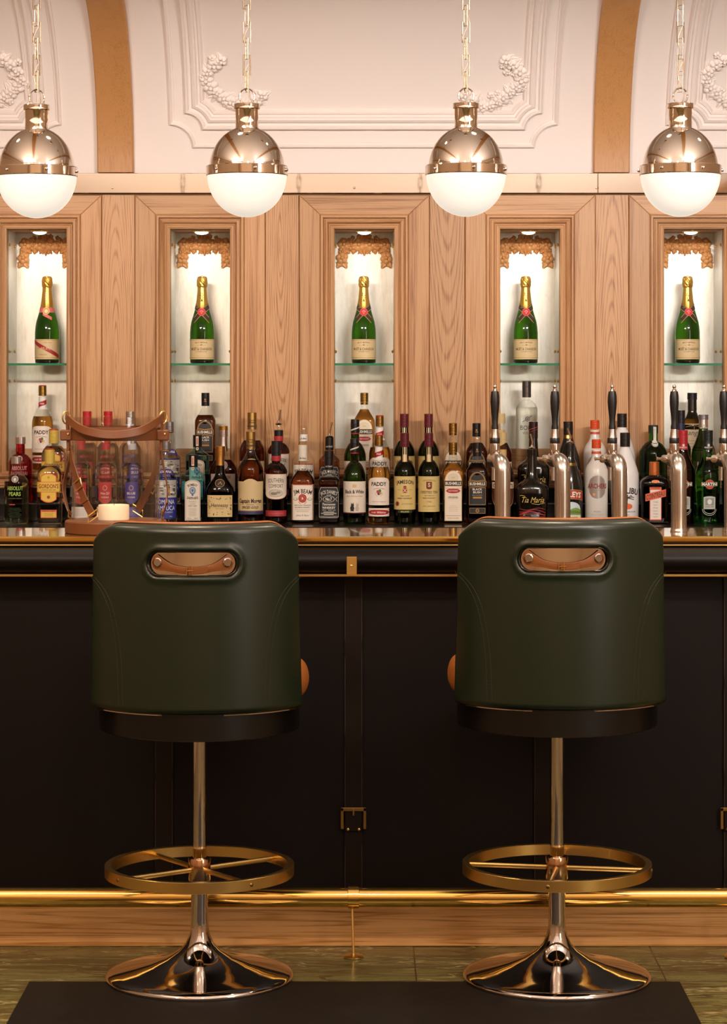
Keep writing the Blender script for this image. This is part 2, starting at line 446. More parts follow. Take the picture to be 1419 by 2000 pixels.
# ------------------------------------------------------------------ panelling, niches
PXM = WY/F_PX
NX = [PX(72, WY), PX(390.8, WY), PX(711, WY), PX(1034.5, WY), PX(1354, WY)]
HW, ZT = 58*PXM, PZ(448, WY)
BO, ZO = 126.5*PXM, PZ(382, WY)
MO, ZM = 86*PXM, PZ(420, WY)
ZF = 1.093                                     # floor of the niches
NB = 9.20                                      # back of the niches
def prism_xz(mb, pts, y0, y1, b=.0):
    n = len(pts); cx = sum(p[0] for p in pts)/n; cz = sum(p[1] for p in pts)/n
    r = [[(x, y1, z) for x, z in pts], [(x, y0+.002, z) for x, z in pts]]
    ins = []
    for i in range(n):
        (ax, az), (bx, bz), (dx, dz) = pts[i-1], pts[i], pts[(i+1) % n]
        e1 = Vector((bx-ax, bz-az)).normalized(); e2 = Vector((dx-bx, dz-bz)).normalized()
        nn = Vector((-e1.y, e1.x))+Vector((-e2.y, e2.x)); nn = nn/max(.3, nn.length**2/2)
        if nn.dot(Vector((cx-bx, cz-bz))) < 0: nn = -nn
        ins.append((bx+nn.x*.002, bz+nn.y*.002))
    r.append([(x, y0, z) for x, z in ins]); mb.loft(r); return mb
MP = [(0, 0), (0, .020), (.004, .024), (.010, .024), (.013, .018), (.0145, .010), (.017, .010), (.019, .016), (.026, .018), (.031, .012), (.033, .004), (.036, .004), (.038, .010), (.046, .012), (.051, .010), (MO-HW, .004), (MO-HW, -.03)]
for k, xc in enumerate(NX):
    fr = struct(empty('trim_%d' % (k+1), (0, 0, 0)), 'oak frame round the display niche')
    zb = 1.03
    for sx in (-1, 1):
        prism_xz(MB(), [(xc+sx*BO, zb), (xc+sx*MO, zb), (xc+sx*MO, ZM), (xc+sx*BO, ZO)], WY-.014, 9.24).build('stile', oak_v, fr)
        m = MB(); m.loft([[(xc+sx*(MO-t), WY-d, zb), (xc+sx*(MO-t), WY-d, ZM-t)] for t, d in MP], False, False); m.build('moulding', oak_v, fr, sharp=20)
    prism_xz(MB(), [(xc-BO, ZO), (xc+BO, ZO), (xc+MO, ZM), (xc-MO, ZM)], WY-.014, 9.24).build('head_board', oak_h, fr)
    m = MB(); m.loft([[(xc-(MO-t), WY-d, ZM-t), (xc+(MO-t), WY-d, ZM-t)] for t, d in MP], False, False); m.build('moulding', oak_h, fr, sharp=20)
    # silvered lining of the niche
    m = MB()
    m.box(xc-HW-.012, xc-HW, WY+.02, NB, ZF, ZT); m.box(xc+HW, xc+HW+.012, WY+.02, NB, ZF, ZT); m.box(xc-HW-.012, xc+HW+.012, NB, NB+.02, ZF, ZT)
    m.build('niche_lining', silver, wall)
    m = MB(); m.box(xc-HW-.012, xc+HW+.012, WY, NB+.02, ZT, ZT+.02); m.build('niche_soffit', oak_h, wall)
    m = MB(); m.box(xc-HW, xc+HW, NB-.03, NB, ZF, 1.168, .004); m.build('niche_rail', oak_h, wall)
    m = MB()
    for sx in (-1, 1):
        for z in (1.928, 1.534, 1.424): m.ball((xc+sx*(HW-.003), 9.13, z), (.004, .006, .006), 8, 6); m.ball((xc+sx*(HW-.003), 9.0, z), (.004, .006, .006), 8, 6)
    m.build('shelf_peg', brass, wall)
# boards between the frames
edges = [X0]+[v for xc in NX for v in (xc-BO, xc+BO)]+[X1]
for i in range(0, len(edges), 2):
    a, b = edges[i], edges[i+1]; nb = max(1, round((b-a)/.16)) if b-a > .3 else 1
    for j in range(nb):
        u0 = a+(b-a)*j/nb; u1 = a+(b-a)*(j+1)/nb
        uc = (u0+u1)/2; o = MB().box(u0+.0008-uc, u1-.0008-uc, -.004, .015, 1.03-1.6, ZO+.004-1.6, .0025).build('panel_board', oak_panel, wall); o.location = (uc, WY, 1.6)
MB().box(X0, X1, WY-.006, WY+.02, ZO+.001, 2.125, .001).build('top_rail', oak_h, wall)
# mirror-bright strip over the panelling: two plates with screws
for a, b, lab in ((X0+.01, PX(1166, 8.93), 'long polished metal strip over the oak panelling, left of the joint'), (PX(1166, 8.93)+.0015, X1-.01, 'polished metal strip over the oak panelling, right of the joint')):
    r = tag(empty('mirror_strip', (0, 8.94, 2.113)), lab, 'metal strip', 'polished strips over the panelling')
    MB().box(a, b, -.022, .009, 0, .0745, .002).build('plate', mirror, r)
    m = MB(); x = PX(207, 8.93)-3*.879
    while x < 3.3:
        if a < x < b: m.lathe([(.0045, 0), (.0045, .002), (.003, .0035)], 12, (x, -.022, .020), Matrix.Rotation(pi/2, 3, 'X'))
        x += .879/2 if False else .887
    if m.v: m.build('screw', chrome, r)
# glass shelves, carved garlands, little spots
side_word = ['in the niche at the left edge', 'in the niche second from left', 'in the middle niche', 'in the niche second from right', 'in the niche at the right edge']
lensm = pm('lit_lens', '#fff2dc', .3, ec=lin('#fff0d8'), es=6.0)
shelf_g = thin_glass('shelf_glass', (.93, .98, .95), .05, .6)
shelf_edge = pm('green_glass_edge', '#2f7f58', .15)
ZS = 1.490
WARM = [(1.0, .97, .91)]*2+[(1.0, .97, .93)]+[(1.0, .98, .95)]*2
for k, xc in enumerate(NX):
    r = tag(empty('glass_shelf', (xc, 9.07, ZS-.008)), 'clear glass shelf with green edge '+side_word[k], 'shelf', 'glass shelves in the niches')
    MB().box(-HW+.001, HW-.001, -.105, .125, 0, .008).build('pane', shelf_g, r)
    MB().box(-HW+.001, HW-.001, -.1075, -.1052, 0, .008).build('polished_edge', shelf_edge, r)
    yb = NB
    m = MB(); mp = lambda a, b, c, xc=xc: (xc+a, NB-c*1.5-.0005, PZ(460, 9.19)+b)
    q = 9.19/F_PX
    P = lambda px, py: ((px-620)*.15*q*1.0, -(py-128)*.15*q)
    for sx in (-1, 1):
        f = lambda px, py, sx=sx: (sx*P(px, py)[0], P(px, py)[1])
        A = lambda an, sx=sx: an if sx > 0 else pi-an
        for (px, py, an, L, Wd) in ((760, 180, 1.2, 60, 60), (700, 170, 1.9, 70, 60), (650, 170, 1.4, 55, 55), (860, 220, .9, 80, 70), (890, 250, .2, 70, 70), (880, 240, 2.2, 80, 60), (900, 290, -.9, 90, 80), (870, 290, -2.3, 100, 80),
                                    (800, 300, -2.6, 90, 70), (740, 290, -1.2, 90, 70), (680, 300, -2.0, 80, 70), (900, 400, 2.6, 80, 60), (930, 430, .3, 60, 60), (905, 455, -2.1, 120, 90), (915, 455, -1.0, 120, 90), (915, 380, 1.4, 70, 60), (820, 240, 2.6, 90, 60)):
            a, b = f(px, py); leaf(m, mp, a, b, A(an), L*.15*q, Wd*.15*q, .008)
        for (px, py, rr) in ((690, 245, 85), (885, 240, 80), (908, 420, 78), (785, 262, 58), (905, 335, 52), (800, 200, 46)):
            a, b = f(px, py); flower(m, mp, a, b, rr*.15*q, 5, .007, rnd.uniform(0, 6), .005)
    for an in (-pi/2, -pi/2-.6, -pi/2+.6, pi/2, pi/2-.6, pi/2+.6):
        leaf(m, mp, 0, -(250-128)*.15*q, an, 150*.15*q, 60*.15*q, .010)
    tag(m.build('carved_garland', oak_carved, sharp=60, flat=True), 'carved wooden flower swag above the champagne '+side_word[k], 'carved garland', 'carved swags in the niches')
    r = tag(empty('recessed_spotlight', (xc, 9.03, ZT)), 'small round lit spotlight in the ceiling '+side_word[k], 'spotlight', 'spotlights in the niches')
    MB().lathe([(.026, 0), (.034, 0), (.034, -.003), (.030, -.006), (.026, -.006)], 28).build('rim', brass, r)
    MB().lathe([(.0255, -.0005), (.024, -.009), (.014, -.0135), (.0, -.015)], 24).build('lens', lensm, r)
    light('niche_spot', 'SPOT', (xc, 9.02, ZT-.020), (xc, 9.06, 1.2), 1.3, WARM[k], spot_size=R_(165), spot_blend=1.0, shadow_soft_size=.02)
# ------------------------------------------------------------------ back counter
T1Y, T2Y, T3Y = 8.66, 8.84, 9.06
T1Z, T2Z = .92, .985
BX = 2.4
dark_top = pm('dark_counter', '#17120e', .22, coat=.3)
r = tag(empty('back_counter', (0, 8.7, 0)), 'dark stepped back counter under the oak niches carrying the bottles', 'counter')
MB().box(-BX, BX, -.22, .20, 0, T1Z-.03).build('cabinet', hide, r)
MB().box(-BX, BX, -.25, .225, T1Z-.03, T1Z, .004).build('worktop', dark_top, r)
tag(MB().box(-BX, BX, 8.757, 8.925, T1Z, T2Z, .003).build('bottle_step', dark_top), 'long dark step on the back counter carrying the second row of bottles', 'step')
m = MB()
m.loft([[(x, 8.928-8.7, 1.03), (x, 8.922-8.7, 1.034), (x, 8.922-8.7, 1.040), (x, 8.915-8.7, 1.043), (x, 8.915-8.7, 1.050), (x, 8.925-8.7, 1.054), (x, 8.925-8.7, 1.066), (x, 8.912-8.7, 1.069), (x, 8.906-8.7, 1.076), (x, 8.906-8.7, 1.084), (x, 8.910-8.7, 1.088), (x, 8.930-8.7, 1.0885), (x, 8.930-8.7, 1.03)] for x in (-BX, BX)])
m.v = [(x, y+8.7, z) for x, y, z in m.v]; m.build('oak_nosing', oak_h, wall, sharp=20)
MB().box(-BX, BX, 8.9255, 8.932, .0, 1.031).build('upstand', dark_top, wall)
for xc in NX:
    MB().box(xc-HW-.01, xc+HW+.01, WY-.02, NB, 1.06, ZF, .001).build('niche_floor', oak_h, wall)

# ------------------------------------------------------------------ the bar
BY = 6.165; BZ = 1.04
bar = tag(empty('bar_counter', (0, BY, 0)), 'long bar with dark leather front, padded leather edge and brass trim', 'bar')
MB().box(-BX, BX, .02, .405, 1.0, BZ, .002).build('bar_top', bar_stone, bar)
m = MB()
m.loft([[(x, .04, 1.032), (x, -.002, 1.030), (x, -.007, 1.034), (x, -.007, 1.040), (x, -.002, 1.0445), (x, .012, 1.0445), (x, .018, 1.041), (x, .04, 1.0405)] for x in (-BX, BX)])
m.build('brass_edge', brass_pol, bar, sharp=30)
m = MB(); m.box(-BX, BX, -.012, .02, 1.0212, 1.0245, .001); m.build('brass_bead', brass, bar)
m = MB(); pr = [(.06, 1.030), (.004, 1.030), (.002, 1.0215)]+[(.002-.046*sin(pi*k/14)**.75, 1.0215-.0705*k/14) for k in range(1, 14)]+[(.002, .951), (.06, .951)]
m.loft([[(x, y, z) for y, z in pr] for x in [-BX+2*BX*i/24 for i in range(25)]])
m.build('padded_edge', hide, bar, sharp=50)
MB().box(-BX, BX, -.010, .06, .9435, .9505, .001).build('brass_strip', brass, bar)
MB().box(-BX, BX, .06, .38, .10, 1.0).build('leather_front', hide, bar)
MB().box(-BX, BX, .022, .38, 0, .118, .002).build('oak_kickboard', oak_plinth, bar)
for i, px in enumerate((-420, -50, 320, 690, 1060, 1430, 1800)):
    x = PX(px, BY+.055); w = .023
    m = MB(); path = [(x+.0008*sin(k*1.3+i), .0555+.0015*sin(k*.9+i*2), .945-.83*k/24) for k in range(25)]
    m.ribbon(path, .046, .004, (1, 0, 0)); st = m.build('strap', hide_strap, bar)
    m = MB()
    for sx in (-1, 1): m.tube([(x+sx*(.0215), .0528, .943-.82*k/24) for k in range(25)], .0007, 5)
    m.build('edge_stitching', pm('edge_thread', '#4a3a30', .6), st)
    if (px-690) % 740: continue
    z0 = PZ(1578, BY+.04); z1 = PZ(1620, BY+.04); hw = .0325
    m = MB(); fy = .046
    m.box(x-hw, x+hw, fy-.004, fy, z0-.009, z0, .001); m.box(x-hw, x-hw+.0075, fy-.004, fy, z1, z0, .001); m.box(x+hw-.0075, x+hw, fy-.004, fy, z1, z0, .001)
    m.box(x-.0025, x+.0025, fy-.007, fy-.003, z0-.020, z0-.004, .001)
    m.build('buckle', bronze, st)
    m = MB(); m.box(x-.0235, x+.0235, .0465, .0535, z1-.008, z0-.008, .003); m.build('buckle_flap', hide_strap, st)
    m = MB()
    for sx in (-1, 1): m.ball((x+sx*.014, .046, z1-.001), (.004, .003, .004), 10, 6)
    m.build('stud', brass, st)
    if (px-690) % 740 == 0:
        xx = x-.004
        m = MB(); m.box(xx-.013, xx+.013, -.0475, -.0435, PZ(1122, BY-.04), PZ(1087, BY-.04), .001); m.box(xx-.013, xx+.013, -.0475, .0, PZ(1123.5, BY-.04), PZ(1122, BY-.04))
        m.lathe([(.0035, 0), (.0035, .002), (.002, .003)], 10, (xx-.001, -.0475, PZ(1105, BY-.04)), Matrix.Rotation(pi/2, 3, 'X'))
        m.build('brass_clip', brass, bar)

# ------------------------------------------------------------------ foot rail
RY = 6.10; RZ = PZ(1752.5, RY)
rail = tag(empty('foot_rail', (0, RY, 0)), 'thick polished brass foot rail running along the bar', 'foot rail')
MB().lathe([(.0252, -BX), (.0252, BX)], 32, (0, 0, RZ), Matrix.Rotation(pi/2, 3, 'Y')).build('tube', brass_pol, rail)
for px in (-50, 690, 1430):
    x = PX(px, RY)
    MB().lathe([(.0252, -.0145), (.0285, -.0135), (.0285, .0135), (.0252, .0145)], 32, (x, 0, RZ), Matrix.Rotation(pi/2, 3, 'Y')).build('collar', brass_pol, rail)
    m = MB(); m.tube([(x-.003, -.006, RZ-.024), (x, -.030, .006)], .0032, 10)
    p = m.build('post', brass, rail)
    MB().lathe([(.0, 0), (.024, 0), (.0255, .002), (.0255, .0045), (.022, .0065), (.008, .007), (.005, .010)], 28, (x, -.030, 0)).build('floor_flange', brass, p)

# ------------------------------------------------------------------ floor mat
tag(MB().box(-.80, .757, 3.4, 5.822, 0, .003, .001).build('floor_mat', rubber), 'dark rectangular mat on the marble floor under the stools', 'mat')

# ------------------------------------------------------------------ bar stools
def make_stool(label):
    r = tag(empty('bar_stool'), label, 'bar stool', 'green leather bar stools')
    MB().lathe([(.02, .235), (.0205, .14), (.0212, .125), (.0250, .104), (.034, .083), (.050, .066), (.080, .048), (.12, .034), (.165, .024), (.2, .0175), (.220, .0125), (.2262, .008), (.2265, .004), (.225, .0005), (.215, 0), (0.001, 0)], 72).build('trumpet_base', chrome, r, sharp=60)
    MB().lathe([(.0173, .23), (.0173, .61)], 40).build('column', chrome, r)
    fr = MB(); z = .262; h = .0135
    fr.lathe([(.213, z-h+.001), (.2262, z-h), (.2275, z-h+.001), (.2275, z+h-.001), (.2262, z+h), (.213, z+h), (.2115, z+h-.001), (.2115, z-h+.001), (.213, z-h+.001)], 72, cap0=False, cap1=False)
    ring = fr.build('foot_ring', brass, r)
    m = MB()
    for k in range(4):
        a = k*pi/2; m.tube([(.024*cos(a), .024*sin(a), z), (.214*cos(a), .214*sin(a), z)], .0062, 10)
    m.build('spoke', brass, ring)
    m = MB()
    for k in range(4):
        a = k*pi/2
        m.lathe([(.0045, 0), (.0045, .0012), (.003, .002)], 12, (.2274*cos(a), .2274*sin(a), z), Matrix.Rotation(a, 3, 'Z') @ Matrix.Rotation(pi/2, 3, 'Y'))
    m.build('screw', bronze, ring)
    MB().lathe([(.018, z-.027), (.0255, z-.028), (.027, z-.025), (.027, z+.024), (.0255, z+.027), (.018, z+.026)], 36).build('hub', pm('rose_brass', '#dcb48c', .14, metal=1.0), r)
    MB().lathe([(0, .603), (.236, .603), (.2405, .606), (.2405, .668), (.237, .671), (0, .671)], 72).build('seat_base', black_wood, r, sharp=40)
    # round tan cushion
    m = MB(); m.lathe([(0, .671), (.240, .671)]+[(.236+.0265*cos(a*pi/16), .716+.045*sin(a*pi/16)) for a in range(-7, 8)]+[(.22, .764), (0, .768)], 72)
    m.v = [(x, y*.80+.055, zz) for x, y, zz in m.v]; m.build('seat_cushion', tan, r, sharp=60)
    # the wrapped back
    R, yc, t = .30, .045, .030
    zb, zt = .664, 1.106
    Rm = R-t
    def wid(zz): return .2585+(.2495-.2585)*(zz-zb)/(zt-zb)
    hx, hz, hl, hr = .0, PZ(1105, 5.6), .079, .0275
    def top(x, w):
        e = abs(x)-(w-.062)
        return zt-(0 if e <= 0 else .062*(1-sqrt(max(0, 1-(e/.062)**2))))
    def surf(a, b, side):
        bb = .5-.5*cos(pi*b); bb = .5*bb+.5*b
        zz = zb+(zt-zb)*bb; w = wid(zz); ph = math.asin(w/R)
        aa = .65*a+.35*sin(a*pi/2); ang = aa*ph
        x = R*sin(ang); tz = top(x, w); zz = zb+(tz-zb)*bb
        d = min((1-abs(aa))*ph*R, tz-zz, (zz-zb)*1.2)
        e = t*sqrt(max(0, 1-(1-min(d/.02, 1))**2))
        rr = Rm+e*side
        if side > 0:
            sx = R*ang-hx; q = max(abs(sx)-hl+.0, 0); sd = sqrt(q*q+(zz-hz)**2)-hr
            rr += .004*math.exp(-((sd-.008)/.008)**2)
            if sd < .004: rr -= .012*min(1, (.004-sd)/.006)
        return (rr*sin(ang), yc-rr*cos(ang), zz)
    m = MB(); m.grid(lambda u, v: surf(2*u-1, v, 1), 150, 110); back = m.build('backrest', green_leather, r, sharp=70, flat=True)
    m = MB(); m.grid(lambda u, v: surf(1-2*u, v, -1), 60, 40); m.build('inner_lining', tan, back, sharp=70, flat=True)
    # tan welt showing over the top of the rim
    path = []
    for u in range(-42, 43):
        x, y, zz = surf(u/48, 1, -1); path.append((x*.985, y+.004, zz-.0015))
    MB().tube(path, .0065, 8).build('lining_welt', tan, back)
    # seam all round the rim
    path = [surf(-1, v/30, 1) for v in range(31)]+[surf(-1+2*u/60, 1, 1) for u in range(1, 60)]+[surf(1, 1-v/30, 1) for v in range(31)]
    MB().tube(path, .0022, 6).build('piping', pm('dark_green_piping', '#141a10', .4), back)
    path = [surf(-.93+1.86*u/50, .004, 1) for u in range(51)]
    m = MB(); m.tube([(x*1.004, y-.002, z-.001) for x, y, z in path], .0022, 6); m.build('metal_trim', chrome, back)
    def on(sx, zz, off=0):
        ang = sx/R; return ((R+off)*sin(ang), yc-(R+off)*cos(ang), zz)
    for sg in (-1, 1):
        m = MB()
        for dx in (0, .0105):
            pts = [(182, 1134), (204, 1156), (221, 1189), (233, 1237), (239.5, 1287.5), (242, 1338), (243.5, 1384)]
            sp = []
            for i in range(len(pts)-1):
                for j in range(8):
                    q = j/8; p0 = pts[max(0, i-1)]; p1 = pts[i]; p2 = pts[i+1]; p3 = pts[min(len(pts)-1, i+2)]
                    cr = lambda k: .5*((2*p1[k])+(-p0[k]+p2[k])*q+(2*p0[k]-5*p1[k]+4*p2[k]-p3[k])*q*q+(-p0[k]+3*p1[k]-3*p2[k]+p3[k])*q**3)
                    sp.append((cr(0), cr(1)))
            P3 = []
            for px, py in sp:
                x = (px-390)*5.66/F_PX+dx
                P3.append(on(sg*R*math.asin(max(-.97, min(.97, x/R))), PZ(py, 5.66), .0003))
            for i in range(0, len(P3)-1):
                a, b = Vector(P3[i]), Vector(P3[i+1]); k = max(1, int((b-a).length/.0045))
                for j in range(k):
                    m.tube([a.lerp(b, (j+.1)/k), a.lerp(b, (j+.75)/k)], .0006, 4)
        m.build('seam_stitching', stitch, back)
    # handle: bright plate in a sunk stadium, strap with two buttons and a buckle
    def stad(q, rad, off):
        out = []; N = 44
        for k in range(N):
            a = 2*pi*k/N; cx_ = hl if cos(a) >= 0 else -hl
            out.append(on(hx+cx_+rad*cos(a), hz+rad*sin(a)+0*q, off))
        return out
    def inside(off, rad):
        m = MB(); rows = 14
        def fn(u, v):
            zz = hz+rad*(2*v-1)*.999; ext = hl+sqrt(max(0, rad*rad-(zz-hz)**2)); return on(hx+ext*(2*u-1), zz, off)
        m.grid(fn, 30, rows); return m
    h = inside(-.0085, hr+.001).build('handle_plate', mirror, back, sharp=80)
    m = MB(); m.tube(stad(0, hr+.0005, -.001), .0022, 8, closed=True); m.build('handle_rim', pm('dark_metal_rim', '#3a322a', .2, metal=1.0), h)
    m = MB()
    def zc(sx): return hz-.0155+.019*(abs(sx)/.082)**2
    def wd(sx): return .0085+.0095*max(0, (abs(sx)-.045)/.037)**1.3
    def fn(u, v):
        sx = -.098+.196*u; e = 1
        if abs(sx) > .082: e = sqrt(max(0, 1-((abs(sx)-.082)/.016)**2))
        w = wd(min(abs(sx), .082))*e
        return on(sx, zc(min(abs(sx), .082)*(1 if sx > 0 else -1))+w*(2*v-1), -.0025-.0015*(2*v-1)**2)
    m.grid(fn, 50, 6); s_ = m.build('handle_strap', pm('handle_tan', '#8a4f22', .42), h, sharp=80, flat=True)
    m = MB()
    for sg in (-1, 1):
        for k in range(40):
            sx = -.08+.16*k/39
            p = on(sx, zc(sx)+sg*(wd(sx)-.0022), -.0018); q = on(sx+.0022, zc(sx+.0022)+sg*(wd(sx+.0022)-.0022), -.0018)
            m.tube([p, q], .0004, 4)
    m.build('strap_stitching', pm('pale_thread', '#b98550', .7), s_)
    m = MB()
    for sx in (-.082, .082):
        ang = sx/R; c = Vector(on(sx, zc(.082), -.0015)); M = Matrix.Rotation(ang, 3, 'Z') @ Matrix.Rotation(pi/2, 3, 'X')
        m.lathe([(.0, .003), (.0085, .003), (.0105, .0015), (.0105, -.002)], 24, c, M)
    m.build('button', chrome, s_)
    m = MB(); zz = zc(0)
    m.tube([on(-.012, zz+.010, .001), on(-.012, zz-.010, .001), on(.0, zz-.010, .001), on(.0, zz+.010, .001)], .0012, 6, closed=True)
    m.tube([on(-.012, zz, .0015), on(.004, zz+.001, .0015)], .001, 6)
    m.build('small_buckle', brass, s_)
    m = MB(); m.grid(lambda u, v: on(-.008+.044*u, zc(-.008+.044*u)+.0072*(2*v-1), .0005), 12, 3); m.build('strap_end', pm('handle_tan', '#8a4f22', .42), s_, flat=True)
    return r
SY = 5.86
st1 = make_stool('green leather bar stool before the left half of the bar, foot ring spokes set diagonally')
st1.location = (PX(389.5, SY), SY, .003)
st2 = copy_tree(st1); st2['label'] = 'green leather bar stool before the beer taps, its seat slightly higher'
st2.location = (PX(1087, SY), SY, .003)
for ch in st1.children:
    if ch.name.startswith('foot_ring'): ch.rotation_euler = (0, 0, R_(36))
for ch in st2.children:
    n_ = ch.name.split('.')[0]
    if n_ == 'foot_ring': ch.rotation_euler = (0, 0, R_(-9)); ch.location.z += .004
    if n_ == 'hub': ch.location.z += .004
    if n_ in ('seat_base', 'seat_cushion', 'backrest'): ch.location.z += .010
st2.rotation_euler = (0, 0, R_(-.8))

# ------------------------------------------------------------------ pendant lamps
def _globe():
    t = NT('opal_glass'); t.set(col=(.35, .33, .30), rough=.12, ec=(1.0, .905, .77), es=.65); return t.m
opal = _globe()
def make_lamp(label, top):
    r = tag(empty('pendant_lamp'), label, 'pendant lamp', 'globe pendants over the bar')
    R = .104
    prof = [(R*cos(pi/2*k/20), -.112*sin(pi/2*k/20)) for k in range(20)]+[(0, -.112)]
    MB().lathe([(R*.9, .002)]+prof, 64).build('glass_globe', opal, r)
    band = MB().lathe([(.100, -.004), (.1055, -.004), (.1068, -.002), (.1068, .0195), (.1055, .0215), (.098, .0225)], 64).build('band', nickel, r)
    m = MB()
    for k in range(6):
        a = k*pi/3+pi/2+.25; M = Matrix.Rotation(a, 3, 'Z') @ Matrix.Rotation(pi/2, 3, 'Y')
        m.lathe([(.0045, 0), (.0045, .002), (.003, .005), (0, .006)], 12, (.1066*cos(a), .1066*sin(a), .009), M)
    m.build('screw', chrome, band)
    prof = []
    for k in range(0, 24):
        a = R_(4)+(R_(72)-R_(4))*k/23; prof.append((.0985*cos(a), .012+.113*sin(a)))
    prof += [(.0302, .1215), (.0300, .126)]
    MB().lathe(prof, 72, cap0=False).build('dome', nickel, r, sharp=50)
    MB().lathe([(.0300, .122), (.0298, .168), (.031, .170), (.0342, .171), (.0345, .1725), (.0345, .182), (.0335, .1835), (0, .184)], 48).build('neck', nickel, r)
    m = MB(); m.tube([(.0195*cos(2*pi*k/32), 0, .2035+.0205*sin(2*pi*k/32)) for k in range(32)], .0021, 8, closed=True); m.build('ring', nickel, r)
    n = int((top-.222)/.0405); p = (top-.222)/n; m = MB(); H = p+.0105; w = .0092
    for k in range(n):
        zc = .220+p*(k+.5); a = R_(12 if k % 2 else -66)+.2*sin(k*1.7)
        dx, dy = cos(a)*w, sin(a)*w
        m.sweep([(-dx, -dy, zc-H/2), (dx, dy, zc-H/2), (dx, dy, zc+H/2), (-dx, -dy, zc+H/2)], [(.0018*cos(j*pi/4), .0018*sin(j*pi/4)) for j in range(8)], None, True)
    m.build('chain', chain_metal, r)
    m = MB(); m.tube([(.008*sin(k*.75), .006*cos(k*.6), .184+(top-.184)*k/60) for k in range(61)], .0011, 6); m.build('cable', pm('silver_cable', '#b5a28c', .4), r)
    MB().lathe([(0, top-.028), (.02, top-.027), (.05, top-.012), (.052, top), (0, top)], 32).build('ceiling_canopy', nickel, r)
    return r
LY = 6.35
LL = (('globe pendant lamp with nickel dome at the left edge of the picture', 71.5, 427), ('globe pendant lamp with nickel dome over the left stool', 482, 425), ('globe pendant lamp with nickel dome to the left of the right oak rib', 909.5, 424), ('globe pendant lamp with nickel dome at the right edge of the picture', 1328, 424))
ZL = PZ(425, LY)+.113
for k, (lab, px, py) in enumerate(LL):
    z = PZ(py, LY)+.113
    if k == 0: lp = make_lamp(lab, ZC+RC-ZL)
    o = lp if k == 0 else copy_tree(lp)
    o['label'] = lab; o.location = (PX(px, LY), LY, z); o.rotation_euler = (0, 0, (.12, 0, -.1, .2)[k])
    for ch in o.children:                       # the chain and its canopy reach the ceiling whatever the height
        if ch.name.startswith(('chain', 'cable', 'ceiling_canopy')): ch.location.z = ZL-z

# ------------------------------------------------------------------ beer taps
def make_tap(label, dx, knob=True):
    r = tag(empty('beer_tap'), label, 'beer tap', 'chrome beer taps on the bar')
    MB().lathe([(.0225, 0), (.0225, .003), (.0215, .005), (.021, .010)], 36).build('base_flange', steel, r)
    path = [(0, 0, .008), (0, 0, .05), (0, 0, .1), (0, 0, .158)]
    for k in range(1, 11):
        a = pi/2*k/10; path.append((dx*.55*(1-cos(a)), .034*(1-cos(a)), .158+.029*sin(a)))
    path.append((dx*.8, .060, .187)); path.append((dx, .085, .187))
    MB().tube(path, .0207, 28).build('column', steel, r, sharp=60)
    Y = .055; z = lambda py: PZ(py, 6.475)-BZ
    MB().lathe([(.011, z(897)), (.0135, z(884)), (.0135, z(868)), (.0125, z(865))], 28, (dx, Y, 0)).build('valve', chrome, r)
    MB().lathe([(.0128, z(866)), (.0132, z(865)), (.0132, z(856)), (.0125, z(855))], 28, (dx, Y, 0)).build('black_ring', black, r)
    MB().lathe([(.0124, z(856)), (.0118, z(854)), (.0092, z(838)), (.009, z(836))], 28, (dx, Y, 0)).build('collar', steel, r)
    H = MB(); H.lathe([(.0092, z(838)), (.0094, z(834)), (.0078, z(828)), (.0086, z(815)), (.0112, z(798)), (.0124, z(785)), (.0118, z(773)), (.0098, z(764.5)), (.0, z(763))], 28, (dx, Y, 0))
    h = H.build('handle', black, r, sharp=60)
    m = MB(); m.lathe([(.0068, z(764)), (.0062, z(761.5)), (.0035, z(759.5)), (.0035, z(758))], 18, (dx, Y, 0)); m.ball((dx, Y, z(755.2)), .0052, 14, 10); m.build('finial', chrome, h)
    m = MB(); m.lathe([(.006, 0), (.006, .05)], 16, (dx, Y+.055, .13)); m.build('spout', steel, r)
    if knob:
        m = MB(); zz = z(896); M = Matrix.Rotation(-pi/2, 3, 'Y')
        m.lathe([(.004, 0), (.004, .012), (.0085, .013), (.0105, .017), (.0105, .023), (.0075, .0275), (.004, .028), (.0035, .036), (.0048, .037), (.0048, .041), (0, .042)], 10, (dx-.006, Y, zz), M)
        m.build('flow_knob', chrome, r, sharp=20)
    return r
TY = 6.42
TL = (('beer tap with black handle in front of the niche second from right, leftmost tap', 981, 966), ('beer tap with black handle right of the dark wide-bottomed coffee liqueur bottles', 1098, 1083), ('beer tap with black handle between the frosted white bottles', 1209, 1195), ('beer tap with black handle right of the square orange-brown bottle', 1325, 1316), ('beer tap with black handle cut off by the right edge of the picture', 1429, 1413))
for k, (lab, cx_, hx_) in enumerate(TL):
    t = make_tap(lab, PX(hx_, 6.475)-PX(cx_, TY), k > 0); t.location = (PX(cx_, TY), TY, BZ)

